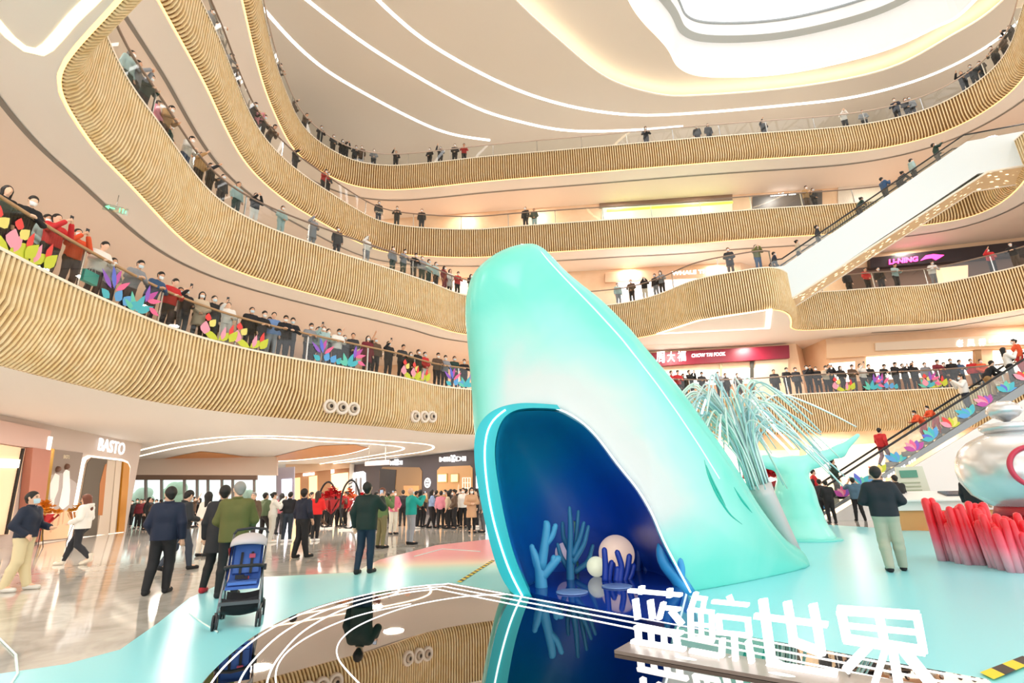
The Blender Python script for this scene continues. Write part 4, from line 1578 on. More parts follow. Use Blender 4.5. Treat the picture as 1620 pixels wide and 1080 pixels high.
b0, f = pxc(858, 944, 8.15)
b0[2] = .12
f0 = f
coral([([f(857, 940), f(855, 905), f(850, 888), f(842, 868)], .10, .05), ([f(855, 905), f(848, 893), f(841, 863)], .06, .045), ([f(856, 900), f(862, 860), f(866, 830), f(863, 826)], .075, .05), ([f(862, 862), f(874, 848), f(879, 830)], .05, .04), ([f(857, 912), f(870, 898), f(884, 882)], .075, .055), ([f(875, 892), f(876, 880)], .05, .04)],
      mat('3f9ac6', .5), 'tall forked light blue coral at the front left of the whale mouth', tuple(b0))
b1, f = pxc(905, 936, 8.9)
b1[2] = .12
brs = []
for x0, pts in enumerate([[(903, 930), (901, 880), (903, 835), (901, 802)], [(904, 900), (911, 860), (915, 808)], [(901, 870), (891, 850), (890, 826)], [(906, 890), (924, 862), (931, 832)], [(900, 900), (887, 880), (882, 860)], [(908, 905), (930, 890), (938, 862)], [(905, 880), (918, 850), (924, 826)]]):
    brs.append(([f(x, y, (x0 % 3 - 1) * .12) for x, y in pts], .07 if x0 == 0 else .05, .03))
coral(brs, mat('2f7fa8', .5), 'bushy dull blue coral behind the forked one in the whale mouth', tuple(b1))
for nm, px, py, r, y, c, lab in [('pearl', 976, 884, 28, 9.3, 'f3d3bd', 'large cream pearl ball glowing inside the whale mouth'), ('pearl', 944, 907, 15, 8.95, 'eef0cf', 'small pale pearl ball beside the large one in the mouth'), ('pearl', 893, 874, 15, 9.5, 'b9a9b8', 'dim pinkish pearl ball behind the blue corals')]:
    q = ony(px, py, y)
    rr = r / FPX * ((q - EYE) @ AF)
    o = MB().ball((0, 0, 0), rr, 24).build(nm, mat(c, .3, 0, .35))
    o.location = (q[0], q[1], max(rr + .12, q[2]))
    add_props(o, lab, 'ball')
b2, f = pxc(978, 925, 8.6)
b2[2] = .12
brs = []
for i, pts in enumerate([[(957, 920), (958, 895), (956, 868)], [(963, 920), (965, 900), (968, 888)], [(972, 922), (971, 905), (969, 890)], [(980, 922), (984, 895), (976, 872)], [(986, 922), (993, 900), (996, 878)], [(991, 922), (999, 908), (1003, 893)], [(975, 920), (977, 905), (977, 898)]]):
    brs.append(([f(x, y, (i % 3 - 1) * .06) for x, y in pts], .05, .045))
coral(brs, mat('1a3fa8', .4), 'low royal blue finger coral before the large cream pearl', tuple(b2))
b3, f = pxc(1085, 940, 8.0)
b3[2] = .12
coral([([f(1088, 940), f(1070, 910), f(1052, 895), f(1045, 872), f(1049, 858)], .12, .07), ([f(1075, 925), f(1078, 900), f(1075, 885)], .07, .05)], mat('2f93cf', .4), 'curved blue coral arm at the right edge of the whale mouth', tuple(b3))
for i, (px, py, y) in enumerate([(976, 927, 8.6), (905, 936, 8.75)]):
    q = onz(px, py, .13)
    o = MB().lathe([(.22, 0), (.22, .012), (.2, .018), (.01, .018)], (0, 0, 0), 28).build('display_disc', mat('6f8fc4', .3))
    o.location = (q[0], q[1], .124)
    add_props(o, ['pale round base under the royal blue finger coral', 'pale round base under the bushy dull blue coral'][i], 'base')
# thin weeds at the back of the mouth
mw = mat('1448a0', .5)
for i, px in enumerate([1010, 1022, 1034, 1046]):
    b4, f = pxc(px, 905, 9.5)
    coral([([f(px, 908), f(px + 1, 880), f(px - 2 + i, 850 + i * 3)], .05, .03)], mw, 'dark blue weed stalk at the back right of the whale mouth, %s of four' % ordinal(i + 1), tuple(b4), 'weed_stalk')
# the lamp that the mouth has
area_lamp('mouth_lamp', (.85, 8.05, 3.05), .6, 210, (.5, .8, 1.0), rot=(math.radians(55), 0, 0))

# ================================================================== fountain of strands
YF = 10.5
def fp(px, py, dy=0.0):
    return ony(px, py, YF + dy)


c0 = fp(1195, 765)
t = thing('water_spout', 'silver and teal water spout of drooping strands behind the whale', 'sculpture', (float(c0[0]), YF, 0))
mb = MB()
pts = [fp(1264, 880), fp(1250, 857), fp(1234, 830), fp(1219, 802), fp(1209, 784), fp(1202, 766)]
mb.tube(pts, [.085, .12, .16, .19, .21, .22], 20)
child(mb, 'stem', mat('c3c0c0', .35, .2), t)
pxm = FPX / ((c0 - EYE) @ AF)
scol = ['c4dfe1', 'b5d8dd', 'd3e3e6', 'e2ecea', 'acd0d6', 'cfe8e0', 'eef2f1', 'd8efe4']
SM = [mat(c, .3, .1) for c in scol]
WT = mat('f2ffff', .3, 0, 1.2)
rs_ = random.Random(5)
base = fp(1202, 770)
crownz = fp(1195, 640)[2]
for i in range(96):
    a = i / 96 * 2 * math.pi + rs_.uniform(-.05, .05)
    a -= .32 * math.sin(2 * a)                # the strands part into two fans
    ring = .05 + .15 * ((i * 7) % 5) / 4
    p0 = base + np.array([math.cos(a) * ring, math.sin(a) * ring, -.05])
    lean = np.array([math.cos(a), math.sin(a) * .8])
    reach = rs_.uniform(.5, 2.2) * (1.0 if lean[0] > 0 else .68)
    rise = rs_.uniform(1.45, 2.5) * (1 - .06 * reach)
    drop = .3 + rs_.uniform(.2, .6) * reach
    pts = []
    for f_ in np.linspace(0, 1, 19):
        up = 1 - (1 - min(1, f_ / .66)) ** 1.8
        z = rise * up - drop * max(0, (f_ - .55) / .45) ** 1.5
        r = reach * (.03 * f_ + .97 * max(0, (f_ - .16) / .84) ** 1.35)
        sx = -.42 * min(1, f_ / .5)
        pts.append(p0 + np.array([lean[0] * r + sx, lean[1] * r, z]))
    r0 = .019
    mb = MB()
    mb.tube(pts, [r0] * 16 + [.017, .015, .012], 6)
    nm = child(mb, 'strand', SM[i % len(SM)], t)
    if i % 8 == 3:
        mb = MB()
        mb.tube(pts[-5:], .021, 6)
        e_ = mb.build('lit_tip', WT, nm, tuple(t.location)); e_.location = (0, 0, 0)

# ================================================================== whale tail
q = onz(1272, 853, 0)
t = thing('whale_tail', 'turquoise whale tail sculpture standing upright with spread flukes', 'sculpture', (float(q[0]), float(q[1]), 0))
sc_ = ((q - EYE) @ AF) / FPX
fd = Field((-2.2, -.9, 0), (2.6, .9, 3.6), .04)
fd.cap((0, 0, .1), (0, 0, .55), .80, .56, .1)
fd.cap((0, 0, .55), (-.02, 0, 1.2), .56, .47, .2)
fd.cap((-.02, 0, 1.2), (.0, 0, 1.8), .47, .40, .25)
fd.cap((0, 0, 1.95), (-.65, 0, 2.14), .24, .17, .22)
fd.cap((-.65, 0, 2.14), (-1.4, 0, 2.26), .17, .09, .15)
fd.cap((0, 0, 1.95), (.75, 0, 2.16), .26, .20, .25)
fd.cap((.75, 0, 2.16), (1.5, 0, 2.40), .20, .14, .15)
fd.cap((1.5, 0, 2.38), (2.15, 0, 2.84), .15, .06, .2)
fd.clip((0, 0, -1), (0, 0, 0))
V, F = fd.polys()
V[:, 1] *= np.where(V[:, 2] > 1.5, np.maximum(.55, 1 - (V[:, 2] - 1.5) * .5), 1)
m_tail, nt, b = nmat('tail_paint')
nz = noise(nt, opos(nt), .9, 2)
nt.links.new(ramp(nt, nz, [(.35, '8ae8da'), (.65, 'a2ece2')]), b.inputs['Base Color'])
b.inputs['Roughness'].default_value = .22
link('body', quad_mesh('body', V, F), t, [m_tail])
MB().lathe([(.95, 0), (.95, .03), (.8, .06), (.01, .06)], (0, 0, 0), 32).build('foot_plate', mat('74ded6', .3), t)

# ================================================================== giant silver ornament and red coral
YJ = 12.6
cj = ony(1616, 742, YJ)
rj = 81 / FPX * ((cj - EYE) @ AF)
t = thing('silver_ornament', 'giant silver jar shaped ornament with a knob on its neck', 'ornament', (float(cj[0]), YJ, float(cj[2])))
prof = [(r, z * .80) for r, z in [(.02, -1.0), (.3, -.96), (.6, -.83), (.85, -.58), (.98, -.25), (1.0, .0), (.97, .25), (.87, .5), (.7, .70), (.5, .83), (.40, .88)]]
m_sil, nt, b = nmat('iridescent_silver')
sep = nt.nodes.new('ShaderNodeSeparateXYZ'); nt.links.new(opos(nt), sep.inputs[0])
nz = noise(nt, opos(nt), 1.1, 2)
nt.links.new(ramp(nt, nz, [(.35, 'd0d4d8'), (.6, 'e4e2e2')]), b.inputs['Base Color'])
b.inputs['Metallic'].default_value = .7
b.inputs['Roughness'].default_value = .27
MB().lathe([(r * rj, z * rj) for r, z in prof], (0, 0, 0), 56).build('bowl', m_sil, t)
MB().lathe([(r * rj, z * rj) for r, z in [(.34, .66), (.40, .72), (.46, .78), (.46, .86), (.42, .89), (.2, .91), (.01, .91)]], (0, 0, 0), 48).build('collar', m_sil, t)
MB().lathe([(r * rj, z * rj) for r, z in [(.01, .90), (.09, .96), (.2, 1.02), (.28, 1.11), (.28, 1.18), (.22, 1.27), (.12, 1.33), (.01, 1.34)]], (0, 0, 0), 40).build('knob', m_sil, t)
vdir = -cj[:2] / np.linalg.norm(cj[:2])
mb = MB()
R_ = .62 * rj
off_ = math.sqrt(1 - .62 ** 2 * 1) * rj
side = np.array([-vdir[1], vdir[0]])
hp = []
for k in range(41):
    a = 2 * math.pi * k / 40
    lx, lz = .34 * math.cos(a) + .20, .36 * math.sin(a) + .02
    dd = math.sqrt(max(0.05, 1.0 - lx * lx - (lz / .8) ** 2))
    p = side * lx + vdir * dd
    hp.append((p[0] * rj * 1.01, p[1] * rj * 1.01, lz * rj))
mb.tube(hp, .045 * rj, 8, False)
mb.build('hoop', mat('c8324e', .3), t)
MB().lathe([(.75, -rj * .84), (.66, -rj * .64)], (0, 0, 0), 24).build('seat_ring', mat('b01822', .4), t)
o = MB().lathe([(.95, 0), (.95, .1), (.75, .2), (.72, max(.3, cj[2] - rj * .82)), (.01, max(.3, cj[2] - rj * .82))], (0, 0, 0), 24).build('red_plinth', mat('b3141f', .4))
o.location = (float(cj[0]), YJ, 0)
add_props(o, 'round red plinth carrying the giant silver ornament', 'plinth')
m_rc, nt, b = nmat('red_coral')
sep = nt.nodes.new('ShaderNodeSeparateXYZ'); nt.links.new(opos(nt), sep.inputs[0])
nt.links.new(ramp(nt, mrange(nt, sep.outputs[2], 0.0, 1.1), [(0, 'f0a8b4'), (.3, 'ee5f74'), (.7, 'e3202f'), (1, 'e8303c')]), b.inputs['Base Color'])
b.inputs['Roughness'].default_value = .35
rr_ = random.Random(3)
for gi, (x0, x1, yb, hh, lab) in enumerate([(1526, 1566, 891, 74, 'outermost clump of red coral tubes left of the silver ornament'), (1570, 1612, 898, 74, 'middle clump of red coral tubes in front of the ornament'), (1616, 1668, 906, 76, 'rightmost clump of red coral tubes below the ornament')]):
    q = onz((x0 + x1) / 2, yb, 0)
    t = thing('red_coral_clump', lab, 'coral', (float(q[0]), float(q[1]), 0), 'red coral clumps round the ornament')
    mpp = ((q - EYE) @ AF) / FPX
    n = 22
    for i in range(n):
        x = ((i % 11) / 10 - .5) * (x1 - x0 + 6) * mpp + rr_.uniform(-.06, .06)
        y = (i // 11) * .32 + rr_.uniform(-.08, .12)
        h = hh * mpp * rr_.uniform(.55, 1.12) * (1 if i < 11 else 1.15)
        r = rr_.uniform(.055, .075)
        ln_ = rr_.uniform(-.12, .02)
        prof_ = [(x + ln_ * k_ , y, h * k_) for k_ in (0, .5, 1)]
        mb = MB()
        top = prof_[-1]
        mb.tube(prof_ + [(top[0], top[1], top[2] + r * .7), (top[0], top[1], top[2] + r)], [r, r, r, r * .75, r * .2], 10)
        mb.build('tube', m_rc, t)

# ================================================================== glowing sign of four characters
A_ = onz(1001, 1021, ZP)[:2]
B_ = onz(1500, 1103, ZP)[:2]
WSg = Wall(A_, B_)
ox, oy, sc9 = 990, 900, 2.571


def cp(x, y):
    return WSg.at(ox + x / sc9, oy + y / sc9)


def stroke(mb, pts, wd, k=.40):
    """a thick flat stroke along pixel points of the enlarged crop"""
    L_ = []; R_ = []
    P = np.array(pts, float)
    for i in range(len(P)):
        d = P[min(i + 1, len(P) - 1)] - P[max(i - 1, 0)]
        d /= np.linalg.norm(d)
        n = np.array([-d[1], d[0]]) * wd * k
        L_.append(P[i] + n); R_.append(P[i] - n)
    poly = L_ + R_[::-1]
    mb.prism([cp(*p) + WSg.n * .0 for p in poly], WSg.n * .07)


CH = {
    'blue': [([(20, 84), (232, 102)], 22), ([(72, 66), (70, 98)], 26), ([(186, 76), (184, 112)], 26), ([(46, 118), (56, 200)], 26), ([(106, 122), (116, 200)], 26), ([(160, 132), (142, 200)], 24), ([(150, 152), (226, 160)], 22), ([(190, 165), (236, 222)], 26),
             ([(44, 232), (236, 256)], 24), ([(56, 232), (60, 300)], 26), ([(108, 236), (112, 304)], 22), ([(160, 244), (164, 312)], 22), ([(206, 250), (220, 322)], 28), ([(32, 288), (248, 322)], 24)],
    'whale': [([(292, 92), (272, 152)], 24), ([(288, 112), (334, 118)], 22), ([(326, 116), (318, 160)], 20), ([(262, 160), (362, 172)], 20), ([(268, 160), (272, 280)], 24), ([(354, 172), (358, 288)], 22), ([(310, 164), (314, 284)], 18), ([(264, 218), (360, 228)], 16), ([(264, 276), (362, 290)], 20), ([(268, 326), (386, 348)], 24),
              ([(424, 104), (438, 138)], 24), ([(358, 128), (504, 142)], 22), ([(372, 186), (510, 202)], 22), ([(382, 186), (388, 258)], 28), ([(500, 200), (508, 268)], 28), ([(374, 252), (516, 266)], 22), ([(446, 262), (452, 372)], 30), ([(398, 278), (396, 352)], 30), ([(502, 286), (518, 376)], 32)],
    'world': [([(528, 186), (824, 222)], 24), ([(562, 118), (580, 250), (596, 370)], 38), ([(584, 366), (640, 396), (862, 430)], 40), ([(660, 128), (676, 220), (688, 304)], 36), ([(764, 138), (786, 250), (800, 346)], 38), ([(672, 286), (806, 334)], 36)],
    'realm': [([(862, 162), (1194, 184)], 40), ([(876, 160), (902, 284)], 40), ([(1184, 184), (1212, 336)], 40), ([(1030, 176), (1056, 306)], 40), ([(888, 224), (1204, 254)], 20), ([(892, 278), (1220, 328)], 40), ([(1000, 296), (896, 404)], 42), ([(1086, 318), (1112, 470)], 42), ([(1060, 312), (1010, 470)], 34), ([(1130, 322), (1250, 470)], 46)],
}
q = cp(20, 320)
t = thing('glowing_character_sign', 'glowing white sign of four standing Chinese characters on the mirror stage', 'sign', (float(A_[0]), float(A_[1]), ZP))
for nm, st_ in CH.items():
    mb = MB()
    for pts, wd in st_:
        stroke(mb, pts, wd, .30 if nm in ('blue', 'whale') else .42)
    child(mb, 'character', mat('ffffff', .4, 0, 1.3), t)
mb = MB()
u = WSg.u; n = WSg.n
Ls = float((np.array([*B_, 0]) - WSg.a) @ u)
mb.prism([WSg.pt(-.03, ZP + .002, -.10), WSg.pt(-.03, ZP + .002, .30), WSg.pt(-.03, ZP + .028, .30), WSg.pt(-.03, ZP + .028, -.10)], u * (Ls + .6))
child(mb, 'base_bar', mat('8d8077', .35), t)
for x in (.55, 1.25, 1.95):
    q = WSg.pt(x, ZP + .029, .2)
    mb = MB()
    mb.add([q + u * math.cos(a) * .09 + n * math.sin(a) * .035 for a in np.linspace(0, 2 * math.pi, 21)[:-1]], [tuple(range(20))])
    child(mb, 'uplight', mat('d9efdf', .4, 0, .5), t)
mb = MB()
for x in (60, 118, 168, 300, 420, 500, 700, 905, 1110):
    a = cp(x, 300 + x * .14); 
    mb.tube([a + n * .0 - np.array([0, 0, .0]), a - n * .12 - np.array([0, 0, a[2] - ZP - .02])], .008, 5)
child(mb, 'support_rod', STEEL, t)

# ================================================================== escalators
def escalator(label, base, th, rise, solid, tail, foot=1.4):
    d = np.array([math.cos(th), math.sin(th), 0]); n = np.array([math.sin(th), -math.cos(th), 0])
    run = rise / math.tan(math.radians(30))
    base = np.array(base, float)
    t = thing('escalator', label, 'escalator', tuple(base))

    def P(s, off, z):
        return base + d * s + n * off + np.array([0, 0, z])

    def zz(s):
        return max(0, min(rise, s * math.tan(math.radians(30))))
    ss = [-foot, 0, run, run + tail]
    hw = .62
    # steps
    mb = MB()
    k = int(run / .36)
    for i in range(k):
        s0 = i * run / k; s1 = (i + 1) * run / k; z1 = (i + 1) * rise / k
        mb.add([P(s0, -hw, z1), P(s1, -hw, z1), P(s1, hw, z1), P(s0, hw, z1), P(s0, -hw, z1 - rise / k), P(s0, hw, z1 - rise / k)], [(0, 1, 2, 3), (4, 0, 3, 5)])
    mb.add([P(-foot, -hw, .01), P(0, -hw, .01), P(0, hw, .01), P(-foot, hw, .01)], [(0, 1, 2, 3)])
    mb.add([P(run, -hw, rise), P(run + tail, -hw, rise), P(run + tail, hw, rise), P(run, hw, rise)], [(0, 1, 2, 3)])
    child(mb, 'steps', mat('4a4c50', .4, .5), t)
    for sd in (1, -1):
        off = hw * sd
        for nm, z0, z1, m, o2 in ([('side_panel', -1.55, .5, mat('dfe9ec', .5), .14), ('glass_panel', .5, .95, GLASS, .03)] if solid else [('skirt', -.28, .12, mat('8b9092', .35, .4), .1), ('glass_panel', .12, .95, GLASS, .03)]):
            mb = MB()
            top = [P(s, off, zz(s) + z1) for s in ss]
            bot = [P(s, off, max(0.0 if not solid else -1.55, zz(s) + z0)) for s in ss]
            mb.prism(bot + top[::-1], n * sd * o2)
            child(mb, nm, m, t)
        mb = MB()
        pts = [P(-foot + .1, off, .35), P(-foot - .12, off, .7), P(-foot + .1, off, 1.0)] + [P(s, off, zz(s) + 1.0) for s in np.linspace(0, run, 5)] + [P(run + tail, off, rise + 1.0)]
        mb.tube(pts, .045, 8)
        child(mb, 'handrail', BLACK, t)
    return t, P, zz, run


tE1, PE1, ZE1, RUN1 = escalator('lower escalator rising to the second gallery above a white side wall', (12.85, 23.6, 0), math.radians(-12), 6.4, False, 5.0)
mb = MB()
mb.prism([PE1(.35, .68, .0), PE1(RUN1 + .3, .68, 6.1), PE1(RUN1 + 5.5, .68, 6.1), PE1(RUN1 + 5.5, .68, 0)], (PE1(0, .76, 0) - PE1(0, .68, 0)))
child(mb, 'side_wall', mat('e9e8e6', .45), tE1)
rr_ = random.Random(11)
for i in range(13):
    s0 = .5 + i * .78
    zb = s0 * math.tan(math.radians(30)) + .16
    mb = MB()
    ang0 = rr_.uniform(20, 70)
    for j in range(5):
        ang = math.radians(ang0 + j * 28)
        ln_ = rr_.uniform(.4, .62); wd = .12
        vs = []
        for a, c in [(0, 0), (.25, .75), (.55, 1), (.8, .6), (1, 0), (.8, -.6), (.55, -1), (.25, -.75)]:
            ds = math.cos(ang) * a * ln_ - math.sin(ang) * c * wd
            dz = math.sin(ang) * a * ln_ + math.cos(ang) * c * wd
            s1 = s0 + ds
            zl = s1 * math.tan(math.radians(30))
            vs.append(PE1(s1, .665 + j * .003, max(zl + .14, min(zl + .93, zb + dz * .9 + .05))))
        mb.mi(j)
        mb.add(vs, [tuple(range(8))])
    pal = [PM[q] for q in [(3, 4, 5, 3, 5), (0, 9, 2, 7, 0), (5, 3, 4, 1, 3), (6, 10, 6, 8, 7)][i % 4]]
    child(mb, 'lotus_print', pal, tE1)
for i in range(5):
    mb = MB()
    a = PE1(2.2 + i * .45, .68, 0); zl = (2.2 + i * .45) * math.tan(math.radians(30))
    for k_ in range(3):
        s0 = 2.2 + i * .45 + k_ * .11
        zl = s0 * math.tan(math.radians(30)) - .12
        mb.add([PE1(s0, .73, zl), PE1(s0 + .07, .73, zl + .04), PE1(s0 + .07, .73, zl + .14), PE1(s0, .73, zl + .10)], [(0, 1, 2, 3)])
    child(mb, 'printed_text', SIGNW, tE1)

e0 = onz(1243, 431, 13)
tE2, PE2, ZE2, RUN2 = escalator('upper escalator with solid white sides rising from the third to the fourth gallery', (float(e0[0]) + .3, float(e0[1]) + .9, 13.0), math.radians(-17), 5.8, True, 3.2, .6)
m_perf, nt, b = nmat('perforated_soffit')
vo = nt.nodes.new('ShaderNodeTexVoronoi'); vo.inputs['Scale'].default_value = 2.3
mp = nt.nodes.new('ShaderNodeMapping'); mp.inputs['Scale'].default_value = (1, 2.4, 1)
nt.links.new(opos(nt), mp.inputs[0]); nt.links.new(mp.outputs[0], vo.inputs['Vector'])
cr = ramp(nt, vo.outputs['Distance'], [(.22, 'fff3d8'), (.32, 'dcc199')])
nt.links.new(cr, b.inputs['Base Color'])
er = ramp(nt, vo.outputs['Distance'], [(.2, 'fff0cc'), (.28, '000000')])
nt.links.new(er, b.inputs['Emission Color']); b.inputs['Emission Strength'].default_value = 1.2
mb = MB()
ss = [-.6, .2, RUN2 + .4, RUN2 + 3.2]
for off in (0,):
    A = [PE2(s, .74, max(-1.56, ZE2(s) - 1.56)) for s in ss]; B = [PE2(s, -.74, max(-1.56, ZE2(s) - 1.56) - .25) for s in ss]
    mb.strip(A, B)
child(mb, 'underside', m_perf, tE2)
mb = MB()
mb.tube([p + (PE2(0, .04, 0) - PE2(0, 0, 0)) for p in A], .06, 6)
mb.tube(B, .05, 6)
child(mb, 'edge_trim', mat('efe6d6', .4), tE2)

# ================================================================== people
def rotx(p, c, a):
    p = np.array(p, float); q = p - c
    ca, sa = math.cos(a), math.sin(a)
    return np.array([q[0], q[1] * ca + q[2] * sa, -q[1] * sa + q[2] * ca]) + c


POSES = {
    'stand': {},
    'rail': dict(lean=8, eR=(.27, .08, 1.13), wR=(.15, .30, 1.10), eL=(-.27, .08, 1.13), wL=(-.13, .32, 1.10), head=(14, 0)),
    'lean': dict(lean=24, eR=(.29, .08, 1.12), wR=(.10, .28, 1.14), eL=(-.29, .08, 1.12), wL=(-.08, .30, 1.14), head=(4, 0)),
    'film': dict(eR=(.25, .16, 1.17), wR=(.07, .34, 1.44), eL=(-.25, .16, 1.17), wL=(-.07, .34, 1.44), head=(-4, 0)),
    'film1': dict(eR=(.26, .17, 1.30), wR=(.12, .34, 1.56), eL=(-.26, .0, 1.12), wL=(-.16, .22, 1.05), head=(-10, 0)),
    'cross': dict(eR=(.27, .05, 1.12), wR=(-.04, .19, 1.16), eL=(-.27, .05, 1.12), wL=(.05, .22, 1.12), head=(4, 0)),
    'front': dict(eR=(.26, .03, 1.11), wR=(.05, .20, .94), eL=(-.26, .03, 1.11), wL=(-.05, .20, .94), head=(2, 0)),
    'pocket': dict(eR=(.30, -.08, 1.12), wR=(.20, .07, .94), eL=(-.30, -.08, 1.12), wL=(-.20, .07, .94), head=(-6, 0)),
    'walk': dict(fR=(.09, .30, .0), fL=(-.09, -.32, .07), kR=(.10, .22, .50), kL=(-.10, .02, .47), eR=(.25, -.14, 1.13), wR=(.25, -.10, .88), eL=(-.25, .08, 1.12), wL=(-.24, .22, .90), lean=3),
    'raise': dict(eR=(.27, .16, 1.52), wR=(.20, .26, 1.78), eL=(-.25, .0, 1.11), wL=(-.25, .06, .88), head=(-12, 0)),
    'bend': dict(lean=36, eR=(.26, .18, 1.10), wR=(.16, .40, 1.06), eL=(-.26, .18, 1.10), wL=(-.14, .40, 1.06), head=(-10, 0), fR=(.10, .10, 0), kR=(.11, .14, .48)),
}
PV = np.array([0, 0, .95])


def joints(pose):
    g = dict(lean=0, head=(0, 0), hR=(.09, 0, .90), hL=(-.09, 0, .90), kR=(.10, .02, .49), kL=(-.10, .02, .49), fR=(.11, 0, 0), fL=(-.11, 0, 0), tR=8, tL=-8,
             sR=(.172, -.01, 1.365), sL=(-.172, -.01, 1.365), eR=(.235, -.03, 1.10), eL=(-.235, -.03, 1.10), wR=(.245, .04, .86), wL=(-.245, .04, .86), chest=(0, 0, 1.24), neck=(0, -.01, 1.43))
    g.update(pose)
    a = math.radians(g['lean'])
    J = {k: np.array(v, float) for k, v in g.items() if isinstance(v, tuple) and len(v) == 3}
    for k in ('sR', 'sL', 'chest', 'neck'):
        J[k] = rotx(J[k], PV, a)
    if g['lean'] > 20 or True:
        for k in ('eR', 'eL', 'wR', 'wL'):
            if a and k in g:
                J[k] = J[k] + (rotx(np.array([J[k][0], 0, 1.3]), PV, a) - np.array([J[k][0], 0, 1.3])) * (1 if k[0] == 'e' else .8)
    pit, yaw = (math.radians(x) for x in g['head'])
    nk = J['neck']
    up = rotx((0, 0, 1), np.zeros(3), a * .6 + pit)
    J['head'] = nk + up * .155 + np.array([0, .035 if pit > -.05 else .01, 0])
    fw = rotx((0, 1, 0), np.zeros(3), a * .6 + pit)
    cy, sy = math.cos(yaw), math.sin(yaw)
    J['fw'] = np.array([fw[0] * cy + fw[1] * sy, -fw[0] * sy + fw[1] * cy, fw[2]])
    J['up'] = up
    J['rt'] = np.cross(J['fw'], up)
    for s in 'RL':
        f = J['f' + s]
        ta = math.radians(g['t' + s])
        J['a' + s] = f + np.array([0, -.03, .085])
        J['toe' + s] = f + np.array([math.sin(ta) * .15, math.cos(ta) * .15, .032 - f[2] * .9])
    return J


